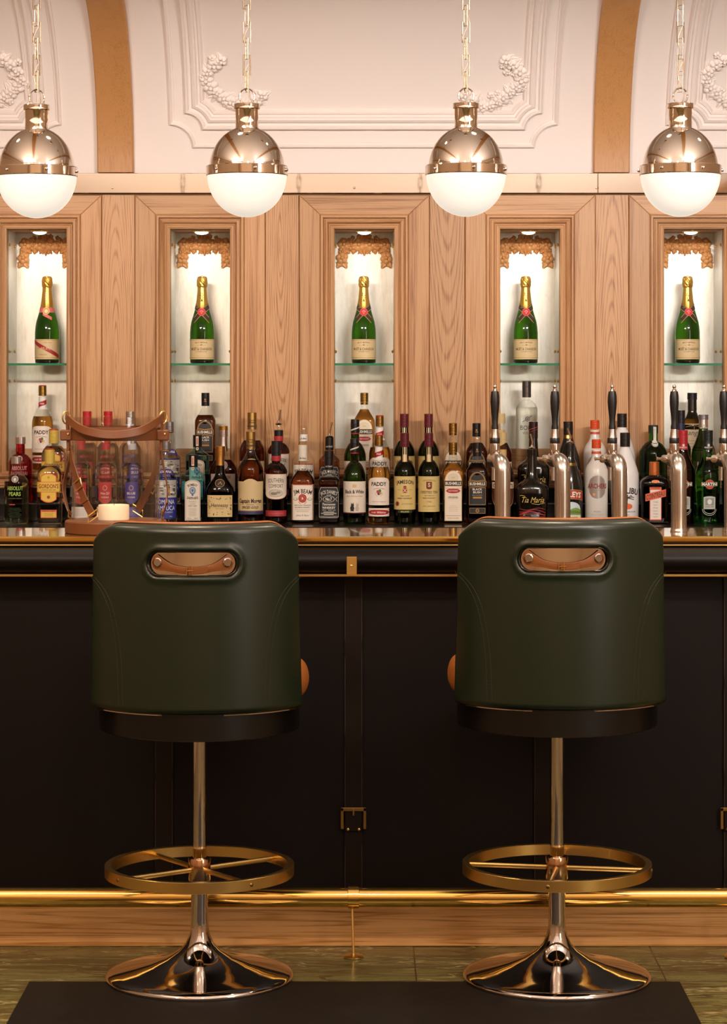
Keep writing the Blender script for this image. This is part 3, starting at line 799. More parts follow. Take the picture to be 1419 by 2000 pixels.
# ------------------------------------------------------------------ lantern with leather straps, and its candle
LX, LNY = PX(226, 6.39), 6.39
lan = tag(empty('lantern', (LX, LNY, BZ)), 'clear glass cylinder lantern with brown leather straps and buckles on the bar', 'lantern')
MB().lathe([(0, 0), (.131, 0), (.133, .002), (.133, .029), (.131, .032), (.126, .033), (0, .033)], 64).build('leather_base', tan_dark, lan)
jar = thin_glass('jar_glass', (.98, .97, .96), .03, .8)
MB().lathe([(.1145, .0335), (.1145, .304), (.1105, .304), (.1105, .0335)], 72, cap0=False, cap1=False).build('glass_cylinder', jar, lan)
m = MB(); m.lathe([(.1155, .243), (.1175, .244), (.1175, .276), (.1155, .277)], 72, cap0=False, cap1=False); band = m.build('leather_band', tan_dark, lan)
m = MB()
def spl(pts, k=8):
    out = []; n = len(pts); P = [Vector(p) for p in pts]
    for i in range(n-1):
        p0, p1, p2, p3 = P[max(0, i-1)], P[i], P[i+1], P[min(n-1, i+2)]
        for j in range(k):
            q = j/k; out.append(.5*((2*p1)+(-p0+p2)*q+(2*p0-5*p1+4*p2-p3)*q*q+(-p0+3*p1-3*p2+p3)*q**3))
    out.append(P[-1]); return out
m.ribbon(spl([(-.126, -.035, .306), (-.112, -.075, .295), (-.07, -.122, .272), (0, -.142, .260), (.07, -.122, .268), (.112, -.075, .291), (.128, -.03, .306)]), .021, .005, (0, .12, 1)); m.build('carry_strap', tan_dark, lan)
for sx in (-1, 1):
    m = MB(); cx_, cz = sx*.1265, .302
    m.tube([(cx_+.009*cos(2*pi*k/20), -.03+.006*cos(2*pi*k/20), cz+.016*sin(2*pi*k/20)) for k in range(20)], .0022, 8, closed=True); m.build('ring', brass, lan)
    m = MB(); m.ribbon(spl([(sx*.121, -.022, .215), (sx*.1225, -.022, .25), (sx*.124, -.025, .295)]), .024, .007, (0, 1, 0)); k_ = m.build('hanger', tan_dark, lan)
    m = MB(); m.box(sx*.126-.0155, sx*.126+.0155, -.042, -.004, .242, .270, .003); m.build('keeper', tan_dark, k_)
    MB().ball((sx*.126+.006, -.043, .259), .0035, 10, 6).build('rivet', brass, k_)
def cyl(an, rr, z): return (rr*sin(an), -rr*cos(an), z)
SP = (([(-74, .119, .225), (-62, .123, .19), (-46, .124, .135), (-33, .124, .085), (-22, .126, .050)], .022), ([(-100, .119, .225), (-103, .131, .18), (-105, .146, .12), (-102, .137, .075), (-98, .124, .045)], .020),
      ([(84, .119, .225), (88, .125, .18), (92, .135, .115), (88, .132, .075), (84, .124, .045)], .020), ([(112, .119, .225), (122, .123, .18), (138, .124, .12), (150, .124, .08), (158, .126, .05)], .022))
for pts, w in SP:
    P = [cyl(R_(a), rr, z) for a, rr, z in pts]; path = spl(P, 8); n = len(path)
    rad = [Vector((p.x, p.y, 0)).normalized() for p in path]
    tn = [(path[min(i+1, n-1)]-path[max(0, i-1)]).normalized() for i in range(n)]
    wds = [rad[i].cross(tn[i]) for i in range(n)]
    m = MB(); m.ribbon(path, w, .003, wds); s_ = m.build('side_strap', tan_dark, lan)
    i = int(n*.52); c = path[i]+rad[i]*.004; t_ = tn[i]; w_ = wds[i].normalized()
    m = MB(); m.tube([c+w_*a*.0165+t_*b*.011 for a, b in ((-1, -1), (1, -1), (1, 1), (-1, 1))], .0021, 8, closed=True); m.build('buckle', brass, s_)
    i2 = int(n*.72); m = MB(); m.ribbon([path[j]+rad[j]*.003 for j in range(i2-1, i2+2)], w+.004, .003, wds[i2-1:i2+2]); m.build('keeper', tan_dark, s_)
    c = path[-1]; t_ = tn[-1]; w_ = wds[-1].normalized()
    m = MB(); m.tube([c+w_*.0165*a+Vector((0, 0, b)) for a, b in ((-1, .009), (1, .009), (1, -.009), (-1, -.009))], .0021, 8, closed=True); m.build('loop', brass, s_)
candle = pm('wax', '#f2d8b4', .5, sss=.3, ec=(1.0, .72, .48), es=.22)
c = tag(empty('candle', (PX(222, 6.39), 6.39, BZ+.033)), 'thick cream pillar candle inside the glass lantern', 'candle')
MB().lathe([(0, 0), (.0395, 0), (.0405, .001), (.0405, .037), (.0395, .0395), (.036, .040), (.033, .037), (0, .035)], 48).build('wax', candle, c)
MB().tube([(0, 0, .034), (.001, 0, .043), (.002, 0, .046)], .0008, 6).build('wick', black, c)
# ------------------------------------------------------------------ lettering and labels
_TXT = {}
def text_geo(s, bold):
    k = (s, bold)
    if k in _TXT: return _TXT[k]
    cu = bpy.data.curves.new('t', 'FONT'); cu.body = s; cu.size = 1; cu.align_x = 'CENTER'; cu.offset = bold; cu.resolution_u = 2
    ob = bpy.data.objects.new('t', cu); COL.objects.link(ob)
    dg = bpy.context.evaluated_depsgraph_get(); dg.update(); me = ob.evaluated_get(dg).to_mesh()
    vs = [(v.co.x, v.co.y) for v in me.vertices]; fs = [tuple(p.vertices) for p in me.polygons]
    ob.evaluated_get(dg).to_mesh_clear(); bpy.data.objects.remove(ob); bpy.data.curves.remove(cu)
    _TXT[k] = (vs, fs); return _TXT[k]
class Dec:
    """flat prints laid on a bottle's surface; every mark is real geometry a fraction of a millimetre proud"""
    def __init__(s, surf): s.surf = surf; s.mb = MB(); s.mats = []
    def mi(s, m):
        if isinstance(m, str): m = ink(m)
        if m not in s.mats: s.mats.append(m)
        return s.mats.index(m)
    def strip(s, x0, x1, fb, ft, mat, lay=1, nx=14, nz=2):
        g = lambda f, x: f(x) if callable(f) else f
        def fn(u, v):
            x = x0+(x1-x0)*u; b, t = g(fb, x), g(ft, x); return s.surf(x, b+(t-b)*v, .0004*lay)
        s.mb.grid(fn, nx, nz, mi=s.mi(mat)); return s
    def rect(s, xc, zc, w, h, mat, lay=1): return s.strip(xc-w/2, xc+w/2, zc-h/2, zc+h/2, mat, lay, max(1, int(w/.006)), max(1, int(h/.02)))
    def ell(s, xc, zc, rx, rz, mat, lay=1, n=16):
        f = lambda x: rz*sqrt(max(0, 1-((x-xc)/rx)**2))
        return s.strip(xc-rx, xc+rx, lambda x: zc-f(x), lambda x: zc+f(x), mat, lay, n)
    def para(s, x0, z0, x1, z1, w, mat, lay=1):
        """slanted band from (x0, z0) to (x1, z1), w high"""
        f = lambda x: z0+(z1-z0)*(x-x0)/(x1-x0)
        return s.strip(x0, x1, lambda x: f(x)-w/2, lambda x: f(x)+w/2, mat, lay)
    def line(s, pts, w, mat, lay=2):
        fine = []
        for (ax, az), (bx, bz) in zip(pts, pts[1:]):
            k = max(1, math.ceil(abs(bx-ax)/.003)); fine += [(ax+(bx-ax)*j/k, az+(bz-az)*j/k) for j in range(k)]
        pts = fine+[pts[-1]]
        for (ax, az), (bx, bz) in zip(pts, pts[1:]):
            d = Vector((bx-ax, bz-az)); d.normalize(); n = Vector((-d.y, d.x))*w/2
            s.mb.add([s.surf(ax+n.x, az+n.y, .0004*lay), s.surf(bx+n.x, bz+n.y, .0004*lay), s.surf(bx-n.x, bz-n.y, .0004*lay), s.surf(ax-n.x, az-n.y, .0004*lay)], [(0, 1, 2, 3)], s.mi(mat))
        return s
    def text(s, t, xc, zc, h, mat, w=None, arc=0, shear=0, bold=.012, lay=2, vert=False):
        vs, fs = text_geo(t, bold)
        if not vs: return s
        mnx = min(v[0] for v in vs); mxx = max(v[0] for v in vs); k = h/.70; kx = k if w is None else w/(mxx-mnx); cx_ = (mnx+mxx)/2
        out = []
        for x, y in vs:
            x = (x-cx_)*kx; y = y*k-h/2; x += shear*y
            if arc:
                a = x/arc; x, y = (arc+y)*sin(a), arc*(cos(a)-1)+y*cos(a)
            if vert: x, y = -y, x
            out.append(s.surf(xc+x, zc+y, .0004*lay))
        s.mb.add(out, fs, s.mi(mat)); return s
    def build(s, name, parent): return s.mb.build(name, s.mats, parent, sharp=180, flat=True)

# ------------------------------------------------------------------ bottles
def profile(r, zs, zn, rn, zt, kind='round', n=2.0, ry=None, foot=.92, flare=0, N=16):
    """rows (z, rx, ry, n): foot, body up to zs, shoulder to zn, neck to zt"""
    q = (ry or r)/r; P = [(0, r*foot*.9, r*q*foot*.9, n), (.0015, r*foot, r*q*foot, n), (.006, r*.99, r*q*.99, n), (.010, r, r*q, n)]
    for k in range(1, 7): P.append((.010+(zs-.010)*k/7, r*(1+flare*k/7), r*q*(1+flare*k/7), n))
    rs = r*(1+flare)
    for k in range(N+1):
        t = k/N
        f = {'round': (max(0, 1-t**2.1))**.72*.85+.15*(.5+.5*cos(pi*t)), 's': .5+.5*cos(pi*t), 'slope': 1-t, 'bulge': (1-t**1.5)**1.1}[kind]
        rx = rn+(rs-rn)*f; nn = 2+(n-2)*(f**.6 if f > 0 else 0); P.append((zs+(zn-zs)*t, rx, rn+(rs*q-rn)*f, nn))
    for k in range(1, 4): P.append((zn+(zt-zn)*k/3, rn*(1-.03*k/3), rn*(1-.03*k/3), 2))
    return P
def at(P, z):
    if z <= P[0][0]: return P[0]
    for a, b in zip(P, P[1:]):
        if z <= b[0]:
            t = (z-a[0])/max(1e-9, b[0]-a[0]); return tuple(x+(y-x)*t for x, y in zip(a, b))
    return P[-1]
def ring_(row, N=36, off=0):
    z, rx, ry, n = row; rx += off; ry += off; out = []
    for k in range(N):
        a = 2*pi*k/N; c, s_ = cos(a), sin(a)
        out.append((rx*math.copysign(abs(c)**(2/n), c), ry*math.copysign(abs(s_)**(2/n), s_), z))
    return out
class Bottle:
    def __init__(s, name, P, N=36):
        s.P = P; s.root = empty(name); s.N = 48 if P[4][3] > 2.3 else N
    def surf(s, x, z, off=0):
        _, rx, ry, n = at(s.P, z)
        if n < 2.15:
            a = x/rx; return ((rx+off)*sin(a), -(ry+off)*cos(a), z)
        u = max(-.999, min(.999, x/rx)); return (x, -ry*(1-abs(u)**n)**(1/n)-off, z)
    def solid(s, z0, z1, mat, name, off=0, cap1=True):
        rows = [at(s.P, z0)]+[p for p in s.P if z0 < p[0] < z1]+[at(s.P, z1)]
        if z0 > 0: rows[0] = (z0,)+rows[0][1:]
        m = MB(); m.loft([ring_(p, s.N, off) for p in rows], True, cap1); return m.build(name, mat, s.root, sharp=40)
    def shell(s, z0, z1, mat, name='clear_neck', off=0):
        rows = [at(s.P, z0)]+[p for p in s.P if z0 < p[0] < z1]+[at(s.P, z1)]
        m = MB(); m.loft([ring_(p, s.N, off) for p in rows], z0 < .001, False); return m.build(name, mat, s.root, sharp=40)
    def fill(s, fill, liq, glass, zt=None):
        zt = zt or s.P[-1][0]; s.solid(0, fill, liq, 'filled_glass')
        if zt > fill+.004: s.shell(fill, zt, glass)
        return s
    def wrap(s, z0, z1, mat, name='neck_band', off=.0007): return s.shell(z0, z1, mat, name, off)
    def cap(s, z0, z1, r, mat, name='cap', rib=0, taper=0):
        pr = [(r, z0)]
        if rib:
            for k in range(rib): z = z0+(z1-z0)*(k+.6)/(rib+.5); pr += [(r, z), (r*.965, z+.0007), (r, z+.0014)]
        pr += [(r*(1-taper), z1-.0012), (r*(1-taper)*.93, z1), (0, z1)]
        m = MB(); m.lathe(pr, 28, cap0=True); return m.build(name, mat, s.root, sharp=30)
    def pourer(s, zt, tilt=.25):
        m = MB(); m.lathe([(.011, zt-.004), (.0125, zt), (.0125, zt+.003), (.006, zt+.006), (.0045, zt+.012)], 18)
        m.tube([(0, 0, zt+.008), (.002, 0, zt+.022), (.002+.03*tilt, 0, zt+.052)], .0035, 10); return m.build('pour_spout', chrome, s.root)
    def dec(s): return Dec(s.surf)
    def label(s, x, z0, z1, mat, name='label', fb=None, ft=None, nx=18):
        d = s.dec(); d.strip(-x, x, fb or z0, ft or z1, mat, 1, nx, 5); return d.build(name, s.root)
def arch(x0, zt, drop, p=2.0): return lambda x: zt-drop*abs(x/x0)**p
clear = thin_glass('clear_glass', (.95, .96, .94), .05, .7)
amberg = thin_glass('amber_glass', (.62, .36, .12), .05, .7)
greeng = thin_glass('green_glass', (.10, .34, .08), .06, .7)
darkg = thin_glass('dark_glass', (.10, .08, .04), .06, .7)
blueg = thin_glass('blue_glass', (.45, .80, .82), .05, .7)
redg = thin_glass('red_glass', (.75, .08, .10), .05, .7)
GOLD, CREAM, WHITE, BLACK, RED = '#b8863a', '#efe0c0', '#efe9e0', '#14100d', '#b01f22'
BT = {}
def btype(f): BT[f.__name__] = f; return f
def body_lines(d, x, z0, z1, n, mat='#7a6a58', lay=2, h=.0011):
    rr = random.Random(int(z0*1e4)+n)
    for k in range(n): d.rect(0, z0+(z1-z0)*(k+.5)/n, 2*x*rr.uniform(.6, 1), h, mat, lay)

def paddy(fillz=.20):
    b = Bottle('whiskey_bottle', profile(.039, .168, .232, .0135, .285)); b.fill(fillz, liquid('#e0a040'), clear)
    b.cap(.276, .313, .0147, foil('#b08a48'), rib=2).name; b.cap(.3125, .3155, .0142, plastic(RED), 'red_seal')
    n = b.wrap(.226, .272, ink(WHITE), 'neck_label'); d = b.dec(); d.para(-.02, .240, .02, .254, .017, RED, 3); d.text('Irish', 0, .247, .006, WHITE, .015, shear=.4, lay=4); d.build('lettering', n)
    x = .0365*1.25; L = b.label(x, .066, .164, ink('#f0e2d2'), ft=arch(x, .164, .014, 4)); d = b.dec()
    d.text('PADDY', 0, .141, .0135, BLACK, .056, bold=.03).text('OLD IRISH WHISKEY', 0, .126, .0035, '#8a4a2a', .042, arc=.05)
    for dx, dz, c in ((-.004, .114, '#c2302c'), (.003, .117, '#2f7a35'), (-.001, .107, '#35308a'), (.005, .109, '#d0a030')): d.ell(dx, dz, .0048, .0055, c, 2+(dz > .11))
    d.line([(-.013, .112), (-.011, .102), (-.004, .097)], .0016, '#c8a868').line([(.013, .112), (.011, .102), (.004, .097)], .0016, '#c8a868')
    d.text('PRODUCT OF IRELAND', 0, .078, .0028, '#5a3a2a', .05).rect(0, .072, .06, .0008, '#5a3a2a'); d.build('print', L)
    L = b.label(x, .026, .055, ink('#f0e2d2'), 'foot_label'); d = b.dec(); d.ell(0, .0405, x*.98, .0095, RED, 2); d.text('Irish Whiskey', 0, .0405, .007, WHITE, .055, shear=.4, lay=3); d.build('lettering', L)
    return b.root
def jameson(crest=False):
    b = Bottle('whiskey_bottle', profile(.0385, .176, .226, .0145, .282)); b.solid(0, .282, liquid('#1c2e08'), 'green_glass_body')
    b.cap(.272, .321, .0158, plastic('#5e1822', .3), rib=4)
    d = b.dec(); d.rect(0, .245, .016, .052, '#c9a55c', 1); d.rect(0, .245, .0035, .052, '#f0e6c8', 2); d.ell(0, .231, .0085, .009, '#a2402c', 2); d.ell(0, .231, .006, .0064, '#d9a080', 3); d.ell(0, .231, .0045, .005, '#a2402c', 4); d.build('neck_seal', b.root)
    x = .0385*1.38; z1 = .168; z0 = .042 if crest else .05; L = b.label(x, z0, z1, ink('#dcc27c')); d = b.dec()
    d.rect(0, z1-.002, 2*x, .0008, '#9a7430')
    if crest:
        d.text('THE JAMESON', 0, .155, .004, '#8a6a30', .05, arc=.07); d.rect(0, .139, .020, .020, '#7a1f1c', 2); d.ell(0, .128, .010, .006, '#7a1f1c', 2); d.text('S', 0, .138, .013, '#e6cf96', lay=3, bold=.03)
        d.text('CRESTED TEN', 0, .112, .0085, '#4a1a14', .066, bold=.01).text('Aged & Matured', 0, .1, .0035, '#6a4a20', .034, shear=.3).text('IRISH WHISKEY', 0, .091, .0042, '#6a3a1c', .046)
        d.text('1780', 0, .078, .0055, '#b08c48', .018).text('John Jameson', 0, .063, .006, '#8a6a30', .045, shear=.5, bold=0); d.rect(0, .05, .07, .0008, '#9a7430')
    else:
        d.text('JAMESON', 0, .149, .013, '#2a1c12', .070, arc=.13, bold=.02)
        d.rect(0, .118, .015, .018, '#a03226', 2); d.line([(-.006, .111), (.006, .125)], .002, '#e9d9a8', 3).line([(.006, .111), (-.006, .125)], .002, '#e9d9a8', 3).ell(0, .131, .006, .004, '#a03226', 2)
        d.line([(-.028, .12), (-.012, .12)], .0012, '#a07c3c').line([(.028, .12), (.012, .12)], .0012, '#a07c3c')
        d.text('Triple Distilled', 0, .099, .004, '#5a3a1c', .034, shear=.3).text('IRISH WHISKEY', 0, .090, .0048, '#4a2a1a', .054, bold=.02)
        d.ell(-.029, .071, .0075, .008, '#7a2a24', 2).text('John Jameson', .010, .071, .006, '#8a6a30', .042, shear=.5, bold=0)
        e = b.dec(); e.rect(0, .043, .054, .009, '#1f3a18', 1); e.text('IRELAND', 0, .043, .005, '#d8bc6a', .03, lay=2); e.build('foot_band', b.root)
    d.build('print', L); return b.root
def bushmills(dark=False, fillz=.215, empty_=False):
    b = Bottle('whiskey_bottle', profile(.0385, .178, .238, .0135, .262, 's', 4.5, .032))
    if empty_: b.shell(0, .262, clear, 'clear_glass')
    else: b.fill(fillz, liquid('#7a3c12' if dark else '#d89038'), clear)
    if dark: b.cap(.238, .287, .0150, plastic('#171210', .3), rib=2); d = Dec(lambda x, z, o: (.0150*1.01*sin(x/.015), -(.0150+o)*cos(x/.015), z)); d.text('B', 0, .262, .006, GOLD, .006, lay=2, bold=.03).text('NM', 0, .255, .004, GOLD, .01, lay=2); d.build('cap_print', b.root)
    else: b.cap(.252, .287, .0150, foil('#b08a48'), rib=3); b.wrap(.243, .251, foil('#a07c40'))
    x = .0305; c0 = '#15110f' if dark else '#f0dfc6'; z1 = .188; L = b.label(x, .064 if dark else .010, z1, ink(c0 if dark else '#e6cfa4'), ft=lambda u: .150+(z1-.150)*sqrt(max(0, 1-(u/x)**2)) if abs(u) < x*.97 else .152); d = b.dec()
    if dark:
        for rr in (.0285, .026): d.line([(rr*cos(a*pi/14), .148+(rr+.006)*sin(a*pi/14)) for a in range(15)], .0014, GOLD, 2)
        for sx in (-1, 1): d.line([(sx*.0285, .130), (sx*.0285, .068)], .0012, GOLD, 2)
        d.rect(0, .068, .057, .0012, GOLD, 2)
        d.line([(-.027, .155), (0, .151), (.027, .155)], .0018, GOLD, 2).line([(-.027, .127), (0, .131), (.027, .127)], .0018, GOLD, 2)
        d.strip(-.032, .032, .1325, .1505, GOLD, 3).strip(-.0308, .0308, .1340, .1490, '#0d0a09', 4); d.text('BUSHMILLS', 0, .1415, .0095, '#eadfcf', .056, lay=5, bold=.025)
        d.text('BLACK', 0, .122, .0075, '#e6ddd0', .034, bold=.02).text('BUSH', 0, .1115, .0075, '#e6ddd0', .03, bold=.02).text('IRISH WHISKEY', 0, .101, .0028, '#b9a88a', .036).para(-.016, .0925, .016, .0925, .0065, GOLD, 2)
        d.build('print', L); L2 = b.label(x*.93, .036, .056, ink(c0), 'foot_label'); e = b.dec()
        e.line([(-.0275, .0365), (.0275, .0365), (.0275, .0555), (-.0275, .0555), (-.0275, .0365)], .0012, GOLD, 2); e.ell(0, .046, .0062, .0068, GOLD, 2).ell(0, .046, .004, .0045, '#15110f', 3).text('1608', 0, .046, .003, GOLD, .006, lay=4); e.build('print', L2)
    else:
        d.strip(-x+.0025, x-.0025, .013, lambda u: .150+(z1-.1525)*sqrt(max(0, 1-(u/(x-.0025))**2)), '#f0e0ca', 2)
        d.ell(0, .1635, .02, .016, '#e2d2b4', 3).rect(0, .1635, .012, .003, '#cbb58a', 4)
        d.strip(-.0315, .0315, .1330, .1530, GOLD, 4).strip(-.030, .030, .1345, .1515, '#181210', 5); d.text('BUSHMILLS', 0, .143, .0105, '#efe4d4', .055, lay=6, bold=.025)
        d.ell(0, .1165, .0255, .0085, '#b8282a', 4).text('IRISH WHISKEY', 0, .1165, .0045, '#f2d8c8', .034, lay=5).line([(-.028, .127), (0, .122), (.028, .127)], .0014, '#b09050', 4)
        d.text('ORIGINAL', 0, .094, .0058, '#6a4a32', .036, lay=4); d.rect(0, .089, .034, .0007, '#b09050', 4)
        body_lines(d, .018, .042, .066, 4, '#d2bd96', 4); d.rect(0, .0285, .053, .0014, GOLD, 4); d.text('IRELAND', 0, .02, .003, '#8a7a5a', .04, lay=4)
        d.build('print', L)
    return b.root
def blackwhite():
    b = Bottle('whisky_bottle', profile(.040, .162, .218, .0155, .26)); b.solid(0, .26, liquid('#2f5212'), 'green_glass_body')
    b.cap(.252, .301, .0160, plastic('#141110', .3), rib=2, taper=.04); d = Dec(lambda x, z, o: ((.016+o)*sin(x/.016), -(.016+o)*cos(x/.016), z)); d.para(-.02, .260, .02, .273, .005, '#d8d2c6', 1); d.build('cap_stripe', b.root)
    b.wrap(.248, .2515, plastic(RED), 'red_ring')
    x = .040*1.38; L = b.label(x, .037, .150, ink('#e6d8c4')); d = b.dec(); d.rect(0, .134, .014, .012, '#d8bc8a', 2)
    d.text('Black & White', 0, .114, .0125, BLACK, .074, bold=.025).text('Choice Old Scotch Whisky', 0, .098, .0045, '#7a5a44', .062, shear=.3, bold=0)
    d.rect(0, .09, .05, .0007, '#b09a80')
    for dx, c, k in ((-.008, '#1a1512', 1), (.009, '#b9ac98', .9)):
        d.ell(dx, .055, .0075*k, .009*k, c, 3).ell(dx+.001, .066, .0055*k, .005*k, c, 4).rect(dx-.002, .072, .002, .005, c, 4).rect(dx+.004, .072, .002, .005, c, 4).rect(dx, .046, .014*k, .003, c, 3)
    d.rect(0, .0385, .109, .003, '#6a2c24', 2); d.build('print', L); return b.root
def jackd(pour=False):
    b = Bottle('whiskey_bottle', profile(.0380, .150, .186, .0145, .236, 's', 5.5))
    if pour: b.shell(0, .236, amberg, 'clear_glass'); b.wrap(.190, .236, plastic('#171311', .3), 'neck_sleeve', .001); b.pourer(.238)
    else: b.fill(.165, liquid('#6a2c0c'), clear); b.cap(.190, .258, .0160, plastic('#15110f', .3), rib=2)
    d = Dec(lambda x, z, o: ((.0165+o)*sin(x/.0165), -(.0165+o)*cos(x/.0165), z)); d.text("Jack Daniel's", 0, .203, .006, '#cfc4b4', .026, shear=.3, lay=2); d.build('neck_print', b.root)
    L = b.label(.0355, .020, .130, ink('#12100f')); d = b.dec(); W_ = '#d9d0c2'
    d.line([(-.034, .112), (-.028, .1285), (.028, .1285), (.034, .112), (.034, .024), (.030, .0215), (-.030, .0215), (-.034, .024), (-.034, .112)], .0011, W_)
    d.text("JACK DANIEL'S", 0, .1135, .0125, W_, .063, arc=.06, bold=.01).text('OLD TIME', 0, .102, .003, W_, .016)
    d.ell(0, .0875, .021, .0115, W_, 2).ell(0, .0875, .0195, .0102, '#12100f', 3).text('No.7', 0, .0875, .011, W_, .022, lay=4, bold=.03)
    for sx in (-1, 1): d.line([(sx*.031, .096), (sx*.024, .088), (sx*.031, .078)], .0012, W_, 2)
    d.text('Tennessee', 0, .0695, .0085, W_, .047, shear=.25, bold=.02).text('WHISKEY', 0, .0570, .0078, W_, .047, bold=.03).text('70cl   40% vol', 0, .0485, .003, W_, .046)
    body_lines(d, .028, .030, .044, 3, W_, 2, .002); d.line([(-.032, .026), (0, .024), (.032, .026)], .001, W_); d.build('print', L); return b.root
def jimbeam(empty_=False):
    b = Bottle('bourbon_bottle', profile(.0415, .146, .205, .0145, .25, 's', 3.2, .036))
    if empty_:
        b.shell(0, .25, clear, 'clear_glass'); b.wrap(.222, .246, ink(WHITE), 'neck_label'); m = MB(); m.lathe([(.0135, .249), (.0155, .250), (.0155, .2745), (.0135, .278)], 24, cap0=False, cap1=False); m.build('glass_stopper', clear, b.root)
    else: b.fill(.188, liquid('#9a4a14'), clear); b.cap(.222, .278, .0160, plastic('#e6dccb', .4), rib=3)
    d = Dec(lambda x, z, o: ((.016+o)*sin(x/.016), -(.016+o)*cos(x/.016), z)); d.text('Jim Beam', 0, .232, .006, '#4a3a2c', .022, shear=.3, lay=2); d.build('neck_print', b.root)
    x = .0395; L = b.label(x, .013, .140, ink('#efe2d0')); d = b.dec(); d.rect(0, .1385, 2*x, .003, '#b03a2c', 2)
    for sx in (-1, 1): d.rect(sx*(x-.001), .0765, .0018, .124, '#b98a5a', 2)
    d.text('JIM BEAM', 0, .1155, .015, '#2a1a12', .066, arc=.10, bold=.02)
    d.ell(0, .090, .0148, .0155, '#b02a26', 2).ell(0, .090, .0095, .010, '#d8705c', 3).ell(0, .090, .008, .0085, '#a02420', 4).text('B', 0, .090, .008, '#f0d8c0', lay=5, bold=.04)
    for sx in (-1, 1): d.ell(sx*.025, .087, .009, .0055, '#b9ab98', 2).ell(sx*.026, .088, .005, .003, '#efe2d0', 3).line([(sx*.015, .078), (sx*.007, .071)], .0025, GOLD, 3)
    d.text('KENTUCKY STRAIGHT', 0, .0655, .0042, '#4a2c20', .058, bold=.02).text('BOURBON WHISKEY', 0, .0580, .0042, '#4a2c20', .053, bold=.02)
    body_lines(d, .030, .040, .053, 3, '#a4927c'); d.text('James B. Beam', 0, .030, .0065, '#4a3a2c', .045, shear=.5, bold=0); d.rect(0, .018, .068, .001, '#6a5444'); d.build('print', L); return b.root
def socomfort(pour=False):
    b = Bottle('liqueur_bottle', profile(.0385, .178, .215, .0155, .262)); b.fill(.222, liquid('#5a1c08' if not pour else '#7a2c10'), clear)
    m = MB(); n = 32
    for k in range(n):
        a = 2*pi*k/n; m.tube([((at(b.P, z)[1]+.0003)*cos(a), (at(b.P, z)[1]+.0003)*sin(a), z) for z in (.180, .19, .2, .208, .214)], .0012, 4)
    m.build('glass_ribs', amberg, b.root)
    if pour: b.cap(.236, .262, .0165, plastic('#1b1718', .3), 'black_sleeve'); m = MB(); m.lathe([(.0145, .262), (.0150, .276), (.013, .282)], 20, cap0=False, cap1=False); m.build('glass_lip', clear, b.root); b.pourer(.284, .15)
    else: b.cap(.240, .293, .0170, plastic('#1b1718', .3), rib=2)
    b.cap(.222, .2405, .0172, plastic('#b03038', .35), 'red_ring', rib=1)
    x = .0385*1.25; L = b.label(x, .086, .177, ink('#b04038'), fb=lambda u: .108-.022*sqrt(max(0, 1-(u/x)**2))); d = b.dec()
    d.strip(-x+.0012, x-.0012, lambda u: .109-.0215*sqrt(max(0, 1-(u/x)**2)), .1752, '#e9ddcb', 2)
    d.text('SOUTHERN', 0, .154, .015, '#2c201a', .060, arc=.2, lay=3, bold=.0).text('COMFORT', 0, .134, .0135, '#2c201a', .052, lay=3, bold=.0)
    d.ell(0, .108, .026, .0135, '#7a6c5c', 3).ell(0, .108, .0248, .0125, '#cfc4b2', 4).ell(-.006, .107, .012, .005, '#8a8070', 5).ell(.009, .111, .008, .004, '#9a8f80', 5); d.build('print', L)
    L = b.label(x, .026, .047, ink('#a83238'), 'foot_label'); d = b.dec(); d.text('LIQUEUR WITH WHISKEY', 0, .0365, .0045, '#d87068', .06); d.build('lettering', L); return b.root
def morgan():
    b = Bottle('rum_bottle', profile(.0455, .186, .262, .0150, .286, 's')); b.fill(.225, liquid('#8a3c14'), clear); b.cap(.264, .326, .0165, foil('#b59254', .35), rib=1)
    d = Dec(lambda x, z, o: ((.0166+o)*sin(x/.0166), -(.0166+o)*cos(x/.0166), z)); d.text('Captain', 0, .298, .005, '#3a2a1a', .02, lay=2).text('Morgan', 0, .290, .005, '#3a2a1a', .02, lay=2); d.rect(0, .276, .09, .006, '#4a4038', 1); d.build('cap_print', b.root)
    x = .0455*1.3; L = b.label(x, .034, .153, ink('#dcc392'), ft=lambda u: .150+.010*cos(u*60)*(abs(u) < .03)); d = b.dec()
    d.text('Captain Morgan', 0, .0815, .0150, '#3a1a10', .088, bold=.03).text('ORIGINAL', 0, .0680, .0045, '#6a4a2a', .03).text('SPICED GOLD', 0, .0580, .0085, '#2c1c12', .060, shear=.2, bold=.03)
    for sx in (-1, 1): d.rect(sx*.032, .068, .02, .0008, '#6a4a2a')
    d.rect(0, .0395, 2*x, .012, '#3c3c5c', 2); d.rect(0, .047, 2*x, .0014, GOLD, 3); d.build('print', L); return b.root
